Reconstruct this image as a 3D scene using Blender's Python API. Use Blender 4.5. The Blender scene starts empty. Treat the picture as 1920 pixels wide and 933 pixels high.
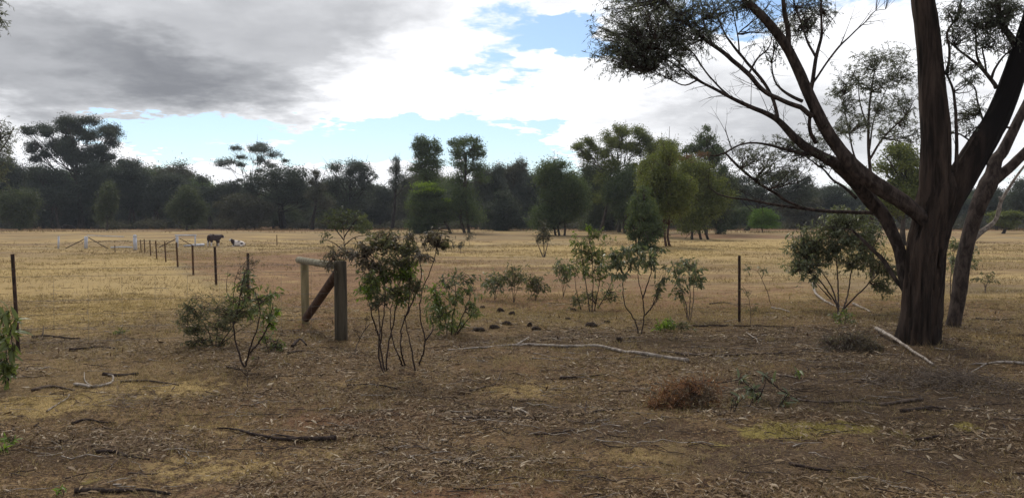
import bpy, math, random
import numpy as np
from mathutils import Vector, Matrix
random.seed(7)
rng = np.random.default_rng(11)
scene = bpy.context.scene
C = scene.collection
PI = math.pi

# ------------------------------------------------------------------ camera
F = 1400.0            # focal length in photo pixels (photo is 1920 x 933)
EYE = 1.6
PITCH = math.atan(38.5 / F)
cam_d = bpy.data.cameras.new('camera')
cam = bpy.data.objects.new('camera', cam_d)
C.objects.link(cam)
cam.location = (0, 0, EYE)
cam.rotation_euler = (PI / 2 - PITCH, 0, 0)
cam_d.sensor_width = 36
cam_d.lens = 36 * F / 1920
cam_d.clip_start = 0.1
cam_d.clip_end = 5000
scene.camera = cam

def pix_dir(px, py):
    r = (px - 960) / F; u = (466.5 - py) / F
    return np.array([r, math.cos(PITCH) + math.sin(PITCH) * u, -math.sin(PITCH) + math.cos(PITCH) * u])

def W(px, py, D):
    """world point seen at photo pixel (px, py), D metres in front"""
    d = pix_dir(px, py)
    return np.array([0, 0, EYE]) + d * (D / d[1])

# ------------------------------------------------------------------ sky, sun, exposure
SUN_EL = math.radians(52); SUN_AZ = math.radians(-14)      # azimuth from +Y towards +X
world = bpy.data.worlds.new('World'); scene.world = world
world.use_nodes = True
wt = world.node_tree; wt.nodes.clear()
def N(t, kind, **kw):
    n = t.nodes.new(kind)
    for k, v in kw.items(): setattr(n, k, v)
    return n
def put(t, sock, v):
    if isinstance(v, bpy.types.NodeSocket): t.links.new(v, sock)
    elif v is not None: sock.default_value = v
def M(t, op, a, b=None, c=None, clamp=False):
    n = N(t, 'ShaderNodeMath', operation=op, use_clamp=clamp)
    put(t, n.inputs[0], a); put(t, n.inputs[1], b); put(t, n.inputs[2], c)
    return n.outputs[0]
def sstep(t, x, a, b):
    n = N(t, 'ShaderNodeMapRange', interpolation_type='SMOOTHSTEP')
    put(t, n.inputs[0], x); n.inputs[1].default_value = a; n.inputs[2].default_value = b
    return n.outputs[0]
def noise(t, vec, scale, detail=4, rough=0.5, dist=0.0):
    n = N(t, 'ShaderNodeTexNoise')
    if vec is not None: t.links.new(vec, n.inputs['Vector'])
    n.inputs['Scale'].default_value = scale; n.inputs['Detail'].default_value = detail
    n.inputs['Roughness'].default_value = rough; n.inputs['Distortion'].default_value = dist
    return n
def mixc(t, f, a, b, bt='MIX'):
    n = N(t, 'ShaderNodeMix', data_type='RGBA', blend_type=bt)
    put(t, n.inputs[0], f)
    put(t, n.inputs[6], a if isinstance(a, bpy.types.NodeSocket) else (*a, 1))
    put(t, n.inputs[7], b if isinstance(b, bpy.types.NodeSocket) else (*b, 1))
    return n.outputs[2]

sky = N(wt, 'ShaderNodeTexSky', sky_type='NISHITA', sun_disc=False)
sky.sun_elevation = SUN_EL; sky.sun_rotation = SUN_AZ
sky.air_density = 1.1; sky.dust_density = 0.6
tc = N(wt, 'ShaderNodeTexCoord')
sx = N(wt, 'ShaderNodeSeparateXYZ'); wt.links.new(tc.outputs['Generated'], sx.inputs[0])
dx, dy, dz = sx.outputs
zz = M(wt, 'ADD', M(wt, 'MAXIMUM', dz, 0.0), 0.16)
cb = N(wt, 'ShaderNodeCombineXYZ')
wt.links.new(M(wt, 'DIVIDE', dx, zz), cb.inputs[0]); wt.links.new(M(wt, 'DIVIDE', dy, zz), cb.inputs[1])
cb.inputs[2].default_value = 3.7
pl = cb.outputs[0]
nw = noise(wt, pl, 1.3, 5, 0.6)
sw = N(wt, 'ShaderNodeSeparateXYZ'); wt.links.new(nw.outputs['Color'], sw.inputs[0])
nw2 = noise(wt, pl, 7.0, 6, 0.6); sw2 = N(wt, 'ShaderNodeSeparateXYZ'); wt.links.new(nw2.outputs['Color'], sw2.inputs[0])
az = M(wt, 'ADD', M(wt, 'ARCTAN2', dx, dy), M(wt, 'MULTIPLY', M(wt, 'SUBTRACT', sw.outputs[0], 0.5), 0.26))
el = M(wt, 'ADD', M(wt, 'ARCSINE', dz), M(wt, 'MULTIPLY', M(wt, 'SUBTRACT', sw.outputs[1], 0.5), 0.13))
az = M(wt, 'MULTIPLY_ADD', M(wt, 'SUBTRACT', sw2.outputs[0], 0.5), 0.16, az)
el = M(wt, 'MULTIPLY_ADD', M(wt, 'SUBTRACT', sw2.outputs[1], 0.5), 0.06, el)
n1 = noise(wt, pl, 0.9, 9, 0.58, 0.3).outputs[0]
n2 = noise(wt, pl, 2.3, 8, 0.6, 0.2).outputs[0]
n3 = noise(wt, tc.outputs['Generated'], 1.7, 3, 0.5).outputs[0]
def blob(px, py, rx, ry, h0=1.8, h1=0.1):
    d = pix_dir(px, py); a0 = math.atan2(d[0], d[1]); e0 = math.atan2(d[2], math.hypot(d[0], d[1]))
    u = M(wt, 'MULTIPLY', M(wt, 'SUBTRACT', az, a0), F / rx); v = M(wt, 'MULTIPLY', M(wt, 'SUBTRACT', el, e0), F / ry)
    q = M(wt, 'ADD', M(wt, 'MULTIPLY', u, u), M(wt, 'MULTIPLY', v, v))
    return sstep(wt, q, h0, h1)
def total(base, lst):
    s = base
    for (px, py, rx, ry, w, *h) in lst: s = M(wt, 'MULTIPLY_ADD', blob(px, py, rx, ry, *h), w, s)
    return s
# cloud cover: noise everywhere, clear gaps and extra cloud where this sky has them
n5 = noise(wt, pl, 5.5, 9, 0.62, 0.3).outputs[0]
cov = M(wt, 'MULTIPLY_ADD', M(wt, 'SUBTRACT', n1, 0.5), 1.3, 0.68)
cov = M(wt, 'MULTIPLY_ADD', M(wt, 'SUBTRACT', n5, 0.5), 1.5, cov)
cov = total(cov, [(650, 252, 400, 44, -0.92), (930, 245, 140, 66, -0.6), (1060, 92, 100, 38, -0.85), (1190, 150, 40, 40, -0.3), (1350, 15, 110, 40, -0.6),
                  (290, 255, 170, 32, -0.7), (870, 160, 90, 22, -0.3), (1000, 300, 100, 44, -0.4), (900, 60, 140, 30, -0.2), (350, 275, 120, 20, -0.3),
                  (480, 268, 50, 20, 0.75), (640, 185, 350, 34, 0.6), (140, 300, 240, 42, 0.45), (560, 322, 300, 24, 0.5),
                  (1130, 200, 150, 90, 0.6), (200, 70, 520, 150, 0.9), (1450, 200, 320, 120, 0.5), (845, 255, 24, 8, .5), (740, 178, 200, 30, .3)])
alpha = sstep(wt, cov, 0.30, 0.68)
# how thick and grey the cloud is
hi = sstep(wt, el, 0.44, 0.85)
back = sstep(wt, dy, 0.25, -0.45)
gry = M(wt, 'MULTIPLY_ADD', M(wt, 'SUBTRACT', n2, 0.5), 0.40, -0.05)
gry = M(wt, 'MULTIPLY_ADD', M(wt, 'SUBTRACT', n5, 0.5), 0.14, gry)
gry = M(wt, 'ADD', gry, M(wt, 'MULTIPLY', M(wt, 'MAXIMUM', hi, back), M(wt, 'MULTIPLY_ADD', n3, 0.8, 0.30)))  # cloud greyed out of view, overhead and behind, to weaken the front light
gry = total(gry, [(60, 0, 620, 190, 0.52, 1.5, .35), (400, 90, 260, 96, 0.22), (30, 120, 460, 84, 0.30, 1.4, .3), (1470, 195, 260, 100, 0.30), (1330, 180, 200, 50, .10),
                  (1040, -10, 170, 34, 0.30), (1640, 255, 260, 80, 0.30), (1250, 240, 200, 50, 0.16), (700, 60, 110, 60, 0.10), (860, 150, 220, 80, -.35), (960, 60, 140, 50, -.2), (1150, 140, 160, 80, -.25), (1600, 120, 120, 50, -.15)])
gry = M(wt, 'ADD', gry, 0.0, clamp=True)
ccol = mixc(wt, gry, (1.08, 1.09, 1.12), (0.245, 0.255, 0.28))
bg1 = N(wt, 'ShaderNodeBackground'); wt.links.new(mixc(wt, 1.0, sky.outputs[0], (1.08, 1.17, 1.30), 'MULTIPLY'), bg1.inputs[0]); bg1.inputs[1].default_value = 0.10
bg2 = N(wt, 'ShaderNodeBackground'); wt.links.new(ccol, bg2.inputs[0]); bg2.inputs[1].default_value = 1.0
mx = N(wt, 'ShaderNodeMixShader'); wt.links.new(alpha, mx.inputs[0]); wt.links.new(bg1.outputs[0], mx.inputs[1]); wt.links.new(bg2.outputs[0], mx.inputs[2])
wo = N(wt, 'ShaderNodeOutputWorld'); wt.links.new(mx.outputs[0], wo.inputs[0])

sun_d = bpy.data.lights.new('sun', 'SUN'); sun = bpy.data.objects.new('sun', sun_d); C.objects.link(sun)
sun_d.energy = 2.0; sun_d.angle = math.radians(12); sun_d.color = (1.0, 0.94, 0.84)
sdir = Vector((math.sin(SUN_AZ) * math.cos(SUN_EL), math.cos(SUN_AZ) * math.cos(SUN_EL), math.sin(SUN_EL)))
sun.rotation_euler = (-sdir).to_track_quat('-Z', 'Y').to_euler()
scene.view_settings.view_transform = 'Standard'; scene.view_settings.look = 'None'
scene.view_settings.exposure = 0.12; scene.view_settings.gamma = 1
scene.render.resolution_x = 1024; scene.render.resolution_y = 497

# ------------------------------------------------------------------ materials
def newmat(name):
    m = bpy.data.materials.new(name); m.use_nodes = True
    t = m.node_tree; t.nodes.clear()
    return m, t, N(t, 'ShaderNodeOutputMaterial')
def leafmat(name, cols, transl=0.3, rough=0.55, spec=0.25):
    """leaf colour differs from leaf to leaf; light passes through"""
    m, t, out = newmat(name)
    g = N(t, 'ShaderNodeNewGeometry')
    r = N(t, 'ShaderNodeValToRGB'); t.links.new(g.outputs['Random Per Island'], r.inputs[0])
    while len(r.color_ramp.elements) < len(cols): r.color_ramp.elements.new(0.5)
    for i, c in enumerate(cols):
        r.color_ramp.elements[i].position = i / max(1, len(cols) - 1); r.color_ramp.elements[i].color = (*c, 1)
    nn = noise(t, g.outputs['Position'], 0.9, 3)
    col = mixc(t, M(t, 'MULTIPLY', nn.outputs[0], 0.5), r.outputs[0], tuple(v * 0.55 for v in cols[0]))
    p = N(t, 'ShaderNodeBsdfPrincipled'); t.links.new(col, p.inputs['Base Color'])
    p.inputs['Roughness'].default_value = rough; p.inputs['Specular IOR Level'].default_value = spec
    tr = N(t, 'ShaderNodeBsdfTranslucent'); t.links.new(mixc(t, 1.0, col, (1.25, 1.3, 0.7), 'MULTIPLY'), tr.inputs[0])
    mxs = N(t, 'ShaderNodeMixShader'); mxs.inputs[0].default_value = transl
    t.links.new(p.outputs[0], mxs.inputs[1]); t.links.new(tr.outputs[0], mxs.inputs[2]); t.links.new(mxs.outputs[0], out.inputs[0])
    return m
def barkmat(name, c1, c2, c3=None, scale=9.0, stretch=0.16, bump=0.6, blotch=1.2, thr=(0.45, 0.62), dark_side=False):
    m, t, out = newmat(name)
    tcn = N(t, 'ShaderNodeTexCoord'); mp = N(t, 'ShaderNodeMapping'); t.links.new(tcn.outputs['Object'], mp.inputs[0])
    mp.inputs['Scale'].default_value = (1, 1, stretch)
    n = noise(t, mp.outputs[0], scale, 8, 0.65, 0.4)
    n_ = noise(t, mp.outputs[0], scale * 4, 5, 0.6)
    col = mixc(t, sstep(t, n.outputs[0], 0.36, 0.66), c1, c2)
    if c3:
        b = noise(t, tcn.outputs['Object'], blotch, 4, 0.55)
        bb = b.outputs[0]
        if dark_side:      # the bark colour turns near black towards one side of the stem
            so = N(t, 'ShaderNodeSeparateXYZ'); t.links.new(tcn.outputs['Object'], so.inputs[0])
            bb = M(t, 'ADD', M(t, 'MULTIPLY', M(t, 'SUBTRACT', so.outputs[0], M(t, 'MULTIPLY', so.outputs[2], .13)), 1.3), M(t, 'MULTIPLY_ADD', M(t, 'SUBTRACT', n.outputs[0], .5), .35, bb))
        col = mixc(t, sstep(t, bb, *thr), col, c3)
    p = N(t, 'ShaderNodeBsdfPrincipled'); t.links.new(col, p.inputs['Base Color'])
    p.inputs['Roughness'].default_value = 0.9; p.inputs['Specular IOR Level'].default_value = 0.15
    bp = N(t, 'ShaderNodeBump'); bp.inputs['Strength'].default_value = bump; bp.inputs['Distance'].default_value = 0.02
    t.links.new(M(t, 'MULTIPLY_ADD', n_.outputs[0], 0.4, n.outputs[0]), bp.inputs['Height']); t.links.new(bp.outputs[0], p.inputs['Normal'])
    t.links.new(p.outputs[0], out.inputs[0])
    return m
def islandmat(name, cols, rough=0.8, transl=0.0):
    return leafmat(name, cols, transl, rough, 0.2)

MAT = dict(
    bark_tree=barkmat('tree_bark', (0.015, 0.011, 0.009), (0.072, 0.050, 0.039), (0.012, 0.010, 0.010), 10, 0.10, 1.2, 1.6, (0.46, 1.05), True),
    bark_limb=barkmat('limb_bark', (0.024, 0.018, 0.015), (0.088, 0.066, 0.056), None, 14, 0.4, 0.8),
    bark_dark=barkmat('dark_bark', (0.012, 0.010, 0.010), (0.045, 0.036, 0.030), None, 6, 0.3, 0.5),
    bark_far=barkmat('far_bark', (0.030, 0.024, 0.020), (0.10, 0.08, 0.066), None, 3, 0.3, 0.3),
    bark_far_pale=barkmat('pale_far_bark', (0.07, 0.06, 0.052), (0.17, 0.15, 0.13), None, 3, 0.3, 0.3),
    bark_red=barkmat('reddish_stem', (0.045, 0.026, 0.020), (0.11, 0.065, 0.050), None, 20, 0.4, 0.4),
    twig=barkmat('twig_bark', (0.05, 0.035, 0.028), (0.15, 0.11, 0.085), None, 30, 0.5, 0.5),
    twig_dark=barkmat('dark_twig_bark', (0.025, 0.018, 0.016), (0.07, 0.05, 0.042), None, 30, 0.5, 0.5),
    grey_wood=barkmat('weathered_wood', (0.16, 0.13, 0.11), (0.42, 0.37, 0.32), None, 22, 0.6, 0.5),
    brown_wood=barkmat('fallen_brown_wood', (0.05, 0.037, 0.030), (0.16, 0.12, 0.095), None, 22, 0.6, 0.6),
    pine_post=barkmat('treated_pine', (0.17, 0.14, 0.075), (0.29, 0.24, 0.14), None, 16, 0.12, 0.35),
    pine_rail=barkmat('bleached_rail_wood', (0.15, 0.135, 0.095), (0.28, 0.255, 0.185), None, 16, 0.6, 0.35),
    pine_dark=barkmat('dark_treated_post', (0.042, 0.034, 0.025), (0.10, 0.084, 0.060), None, 14, 0.10, 0.5),
    brace=barkmat('dark_brown_brace', (0.05, 0.030, 0.022), (0.12, 0.075, 0.055), None, 14, 0.3, 0.5),
    white=barkmat('white_painted_wood', (0.40, 0.41, 0.46), (0.62, 0.63, 0.68), None, 8, 0.5, 0.2),
    steel=barkmat('rusty_black_steel', (0.022, 0.015, 0.012), (0.085, 0.05, 0.036), None, 18, 0.5, 0.3),
    steel_far=barkmat('rust_brown_steel', (0.07, 0.038, 0.02), (0.14, 0.08, 0.045), None, 18, 0.5, 0.3),
    wire=barkmat('dull_wire', (0.12, 0.11, 0.10), (0.24, 0.22, 0.20), None, 30, 1, 0.1),
    dung=barkmat('dry_dung', (0.02, 0.014, 0.010), (0.055, 0.038, 0.028), None, 25, 1, 1.0),
    gum=leafmat('fine_gum_leaves', [(0.070, 0.082, 0.066), (0.125, 0.14, 0.112), (0.21, 0.23, 0.185)], 0.42, 0.45, 0.4),
    far_dark=leafmat('far_dark_foliage', [(0.040, 0.052, 0.044), (0.066, 0.082, 0.066), (0.10, 0.118, 0.092)], 0.28),
    far_grey=leafmat('far_grey_foliage', [(0.050, 0.062, 0.054), (0.082, 0.098, 0.082), (0.125, 0.14, 0.115)], 0.28),
    far_brown=leafmat('far_brownish_foliage', [(0.055, 0.056, 0.042), (0.088, 0.088, 0.064), (0.125, 0.12, 0.09)], 0.28),
    far_olive=leafmat('far_olive_foliage', [(0.085, 0.105, 0.032), (0.15, 0.175, 0.052), (0.22, 0.24, 0.075)], 0.42),
    far_green=leafmat('far_green_foliage', [(0.055, 0.082, 0.042), (0.095, 0.13, 0.062), (0.15, 0.185, 0.082)], 0.4),
    far_mid=leafmat('far_mid_foliage', [(0.050, 0.066, 0.038), (0.085, 0.104, 0.055), (0.13, 0.15, 0.078)], 0.32),
    lime=leafmat('sunlit_lime_foliage', [(0.12, 0.19, 0.02), (0.20, 0.29, 0.03), (0.28, 0.38, 0.045)], 0.4),
    lime2=leafmat('bright_lime_foliage', [(0.065, 0.125, 0.018), (0.12, 0.21, 0.025), (0.18, 0.29, 0.038)], 0.33),
    rust=leafmat('rusty_foliage', [(0.13, 0.06, 0.03), (0.20, 0.10, 0.05), (0.16, 0.11, 0.05)], 0.3),
    sapl=leafmat('sapling_leaves', [(0.085, 0.110, 0.038), (0.145, 0.18, 0.060), (0.235, 0.275, 0.09)], 0.45, 0.4, 0.5),
    sapl_grey=leafmat('grey_green_sapling_leaves', [(0.090, 0.108, 0.062), (0.155, 0.175, 0.10), (0.27, 0.29, 0.19)], 0.42, 0.4, 0.5),
    sapl_bright=leafmat('bright_young_leaves', [(0.10, 0.16, 0.025), (0.17, 0.26, 0.04), (0.29, 0.38, 0.065)], 0.45, 0.4, 0.4),
    dead_leaf=leafmat('dead_shrub_leaves', [(0.085, 0.070, 0.056), (0.14, 0.118, 0.092), (0.24, 0.205, 0.165)], 0.35),
    dusky=leafmat('dusky_leaves', [(0.085, 0.092, 0.055), (0.14, 0.145, 0.085), (0.21, 0.19, 0.12)], 0.42),
    litter=islandmat('leaf_litter_colours', [(0.07, 0.044, 0.026), (0.19, 0.125, 0.068), (0.32, 0.23, 0.135), (0.14, 0.078, 0.042), (0.52, 0.43, 0.31), (0.11, 0.070, 0.042), (0.26, 0.18, 0.10), (0.10, 0.065, 0.04)]),
    twig_heap=barkmat('dry_twig_heap', (0.09, 0.068, 0.052), (0.24, 0.19, 0.15), None, 30, 0.5, 0.4),
    litter_dark=islandmat('bark_litter_colours', [(0.06, 0.038, 0.024), (0.14, 0.09, 0.052), (0.24, 0.165, 0.10), (0.10, 0.06, 0.035), (0.34, 0.25, 0.16)]),
    rustlitter=islandmat('rust_red_needles', [(0.22, 0.10, 0.055), (0.34, 0.17, 0.095), (0.17, 0.08, 0.048), (0.45, 0.30, 0.19)], 0.8, 0.3),
    straw=islandmat('dry_straw', [(0.30, 0.22, 0.11), (0.42, 0.32, 0.16), (0.52, 0.42, 0.24), (0.26, 0.18, 0.09)], 0.8, 0.2),
    moss=islandmat('yellow_green_moss', [(0.19, 0.15, 0.055), (0.34, 0.26, 0.095), (0.23, 0.19, 0.07), (0.15, 0.10, 0.05)], 0.8, 0.2),
    deadgrass=islandmat('brown_dead_grass', [(0.15, 0.098, 0.052), (0.25, 0.175, 0.09), (0.10, 0.065, 0.036)], 0.85, 0.15),
)

# ------------------------------------------------------------------ mesh helpers
class Buf:
    def __init__(s): s.v = []; s.q = []; s.t = []; s.n = 0
    def add(s, V, Q=None, T=None):
        V = np.asarray(V, dtype=np.float64).reshape(-1, 3)
        if Q is not None and len(Q): s.q.append(np.asarray(Q) + s.n)
        if T is not None and len(T): s.t.append(np.asarray(T) + s.n)
        s.v.append(V); s.n += len(V)
    def mesh(s, name, mat, origin=(0, 0, 0), smooth=False):
        V = np.concatenate(s.v) - np.asarray(origin)
        Q = np.concatenate(s.q) if s.q else np.zeros((0, 4), int)
        T = np.concatenate(s.t) if s.t else np.zeros((0, 3), int)
        me = bpy.data.meshes.new(name)
        me.vertices.add(len(V)); me.vertices.foreach_set('co', V.astype(np.float32).ravel())
        nl = Q.size + T.size; me.loops.add(nl)
        me.loops.foreach_set('vertex_index', np.concatenate([Q.ravel(), T.ravel()]).astype(np.int32))
        me.polygons.add(len(Q) + len(T))
        ls = np.concatenate([np.arange(len(Q)) * 4, Q.size + np.arange(len(T)) * 3]).astype(np.int32)
        me.polygons.foreach_set('loop_start', ls)
        if smooth: me.polygons.foreach_set('use_smooth', np.ones(len(ls), dtype=bool))
        me.update(calc_edges=True); me.validate()
        me.materials.append(mat)
        return me
def link(name, me, parent=None, loc=(0, 0, 0)):
    o = bpy.data.objects.new(name, me); C.objects.link(o); o.location = loc
    if parent is not None: o.parent = parent
    return o
def thing(name, label, cat, loc=(0, 0, 0), group=None):
    o = bpy.data.objects.new(name, None); C.objects.link(o); o.location = loc
    o.empty_display_size = 0.2; tag(o, label, cat, group); return o
def tag(o, label=None, cat=None, group=None, kind=None):
    for k, v in (('label', label), ('category', cat), ('group', group), ('kind', kind)):
        if v: o[k] = v
    return o

def unit(v): return v / np.maximum(np.linalg.norm(v, axis=-1, keepdims=True), 1e-9)
def hash2(ix, iy, s):
    h = (ix.astype(np.int64) * 374761393 + iy.astype(np.int64) * 668265263 + s * 1442695041) & 0x7fffffff
    h = ((h ^ (h >> 13)) * 1274126177) & 0x7fffffff
    return ((h ^ (h >> 16)) & 0xffff) / 65535.0
def vnoise(x, y, s=0):
    x = np.asarray(x, float); y = np.asarray(y, float)
    ix = np.floor(x); iy = np.floor(y); fx = x - ix; fy = y - iy
    fx = fx * fx * (3 - 2 * fx); fy = fy * fy * (3 - 2 * fy)
    a = hash2(ix, iy, s); b = hash2(ix + 1, iy, s); c = hash2(ix, iy + 1, s); d = hash2(ix + 1, iy + 1, s)
    return (a + (b - a) * fx) * (1 - fy) + (c + (d - c) * fx) * fy
def fbm(x, y, s=0, o=4):
    t = 0; a = 0.5; n = 0
    for i in range(o): t = t + a * vnoise(x * 2 ** i + 17 * i, y * 2 ** i - 9 * i, s + i); n += a; a *= 0.5
    return t / n
def ss(x, a, b):
    t = np.clip((x - a) / (b - a), 0, 1); return t * t * (3 - 2 * t)

def tubes(buf, P, R, sides=4, rough=0.0, seed=0, cap=True, lobes=None):
    """P (N,K,3) paths, R (N,K) radii; knobbly when rough > 0"""
    P = np.asarray(P, float); R = np.asarray(R, float)
    if P.ndim == 2: P = P[None]; R = R[None]
    n, k, _ = P.shape
    Tn = unit(np.gradient(P, axis=1))
    whole = unit(P[:, -1] - P[:, 0]); ref = np.zeros_like(whole)
    ax = np.argmin(np.abs(whole), axis=1); ref[np.arange(n), ax] = 1
    A = unit(np.cross(Tn, ref[:, None, :])); B = np.cross(Tn, A)
    th = np.arange(sides) * 2 * PI / sides
    rr = R[:, :, None] * np.ones(sides)
    if rough:
        L = np.concatenate([np.zeros((n, 1)), np.cumsum(np.linalg.norm(np.diff(P, axis=1), axis=2), axis=1)], axis=1)
        L = L[:, :, None] * np.ones(sides); c = np.cos(th) * np.ones((n, k, 1)); s_ = np.sin(th) * np.ones((n, k, 1))
        r0 = R[:, :1, None]
        f = fbm(c * 3.5 + L * 1.1 + seed, s_ * 3.5 + L * 1.3 + 5.3, seed, 3) - 0.5
        g = np.abs(fbm(c * 9 + L * 0.9 + 3 * seed, s_ * 9 - L * 0.7, seed + 3, 3) - 0.5) * 2
        rr = rr * (1 + rough * (1.3 * f + 0.45 * (0.5 - g) * 2 * 0.5))
        if sides >= 24:
            g2 = np.abs(fbm(c * 7 + L * .35 + seed, s_ * 7 - L * .5 + 2.1, seed + 9, 3) - .5) * 2
            g3 = np.abs(fbm(c * 16 + L * 1.1, s_ * 16 + L * 1.4, seed + 13, 2) - .5) * 2
            rr = rr * (1 - .02 + rough * (.55 * np.minimum(g2 * 2.2, 1) - .35) + rough * .22 * (g3 - .4))
    if lobes is not None: rr = rr * lobes(th, P)
    V = P[:, :, None, :] + rr[..., None] * (np.cos(th)[:, None] * A[:, :, None, :] + np.sin(th)[:, None] * B[:, :, None, :])
    idx = np.arange(n * k * sides).reshape(n, k, sides)
    a = idx[:, :-1]; b = idx[:, 1:]
    Q = np.stack([a, np.roll(a, -1, 2), np.roll(b, -1, 2), b], axis=-1).reshape(-1, 4)
    V = V.reshape(-1, 3); T = None
    if cap:
        base = len(V)
        V = np.concatenate([V, P[:, 0], P[:, -1]])
        i0 = base + np.arange(n)[:, None] * np.ones(sides, int); i1 = i0 + n
        T = np.concatenate([np.stack([np.roll(idx[:, 0], -1, 1), idx[:, 0], i0], -1).reshape(-1, 3),
                            np.stack([idx[:, -1], np.roll(idx[:, -1], -1, 1), i1], -1).reshape(-1, 3)])
    buf.add(V, Q, T)

def smoothpath(pts, rad, step):
    """Catmull-Rom through points, resampled about every `step`"""
    pts = np.asarray(pts, float); rad = np.asarray(rad, float)
    if len(pts) < 2: return pts, rad
    p = np.vstack([2 * pts[0] - pts[1], pts, 2 * pts[-1] - pts[-2]]); r = np.concatenate([[rad[0]], rad, [rad[-1]]])
    out = []; ro = []
    for i in range(1, len(p) - 2):
        n = max(2, int(np.linalg.norm(p[i + 1] - p[i]) / step)); t = np.arange(n)[:, None] / n
        a, b, c, d = p[i - 1:i + 3]
        out.append(0.5 * (2 * b + (c - a) * t + (2 * a - 5 * b + 4 * c - d) * t ** 2 + (3 * b - a - 3 * c + d) * t ** 3))
        ro.append(r[i] + (r[i + 1] - r[i]) * t[:, 0])
    out.append(p[-2:-1]); ro.append(r[-2:-1])
    return np.vstack(out), np.concatenate(ro)

def leaves(buf, P, D, L, Wd, kind='diamond', nrm=None, bend=0.2):
    """flat or bent leaf blades: base P, direction D, length L, width Wd"""
    n = len(P); D = unit(D); L = np.broadcast_to(L, n)[:, None]; Wd = np.broadcast_to(Wd, n)[:, None]
    if nrm is None: nrm = rng.normal(size=(n, 3))
    S = unit(np.cross(D, nrm)); U = np.cross(S, D)
    i = np.arange(n)[:, None]
    if kind == 'diamond':
        V = np.stack([P, P + D * L * .45 + S * Wd * .5, P + D * L, P + D * L * .45 - S * Wd * .5], 1)
        buf.add(V, i * 4 + np.arange(4))
    elif kind == 'tri':
        V = np.stack([P - S * Wd * .5, P + S * Wd * .5, P + D * L + U * L * bend], 1)
        buf.add(V, None, i * 3 + np.arange(3))
    else:
        b = bend
        V = np.stack([P, P + D * L * .3 + S * Wd * .5 + U * L * b * .5, P + D * L * .3 - S * Wd * .5 + U * L * b * .5,
                      P + D * L * .7 + S * Wd * .38 + U * L * b * .5, P + D * L * .7 - S * Wd * .38 + U * L * b * .5, P + D * L], 1)
        buf.add(V, i * 6 + np.array([1, 2, 4, 3]), np.concatenate([i * 6 + np.array([0, 2, 1]), i * 6 + np.array([3, 4, 5])]))

# ------------------------------------------------------------------ terrain
def terrain(x, y):
    x = np.asarray(x, float); y = np.asarray(y, float)
    z = 1.42 * ss(y, 35, 135) + 0.35 * ss(y, 120, 240) * ss(-x, -10, 60) + 0.5 * ss(y, 260, 600)
    d = np.hypot(x, y)
    z = z + (3.0 + 3.0 * ss(-x, -40, 60)) * ss(y, 150, 300)
    z = z + (fbm(x * .09 + 40, y * .09 + 7, 5, 3) - .5) * 0.22 * ss(d, 9, 35)
    z = z + (fbm(x * .55, y * .55, 9, 3) - .5) * 0.10 * (1 - .4 * ss(d, 20, 60))
    z = z + (fbm(x * 4.5, y * 4.5, 21, 3) - .5) * 0.035 * (1 - ss(d, 14, 26)) * 1.7
    z = z + 0.07 * np.exp(-((x - 2.4) / 1.3) ** 2 - ((y - 6.1) / .35) ** 2)      # low mossy bank
    z = z + 0.10 * np.exp(-((x - 5.85) / .8) ** 2 - ((y - 10.7) / .8) ** 2)      # swell at the foot of the big tree
    return z
def TZ(x, y): return float(terrain(x, y))
def G(px, py):
    """ground point seen at photo pixel"""
    d = pix_dir(px, py); t = np.concatenate([np.linspace(1, 30, 1200), np.linspace(30, 300, 1500)])
    p = np.array([0, 0, EYE]) + d * t[:, None]
    h = p[:, 2] - terrain(p[:, 0], p[:, 1])
    i = int(np.argmax(h < 0)) if (h < 0).any() else len(t) - 1
    q = p[i]; return np.array([q[0], q[1], TZ(q[0], q[1])])

def axis_lines(fine0, fine1, step, lo, hi, grow=1.06):
    a = list(np.arange(fine0, fine1, step)); s = step; v = a[-1]
    while v < hi: s *= grow; v += s; a.append(v)
    s = step; v = a[0]
    while v > lo: s *= grow; v -= s; a.insert(0, v)
    return np.array(a)
gx = axis_lines(-7.5, 7.5, 0.045, -700, 700, 1.07)
gy = axis_lines(3.8, 13, 0.04, -60, 1500, 1.05)
XX, YY = np.meshgrid(gx, gy)
ZZ = terrain(XX, YY)
b = Buf(); nx, ny = len(gx), len(gy)
idx = np.arange(nx * ny).reshape(ny, nx)
b.add(np.stack([XX, YY, ZZ], -1).reshape(-1, 3), np.stack([idx[:-1, :-1], idx[:-1, 1:], idx[1:, 1:], idx[1:, :-1]], -1).reshape(-1, 4))

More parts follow.
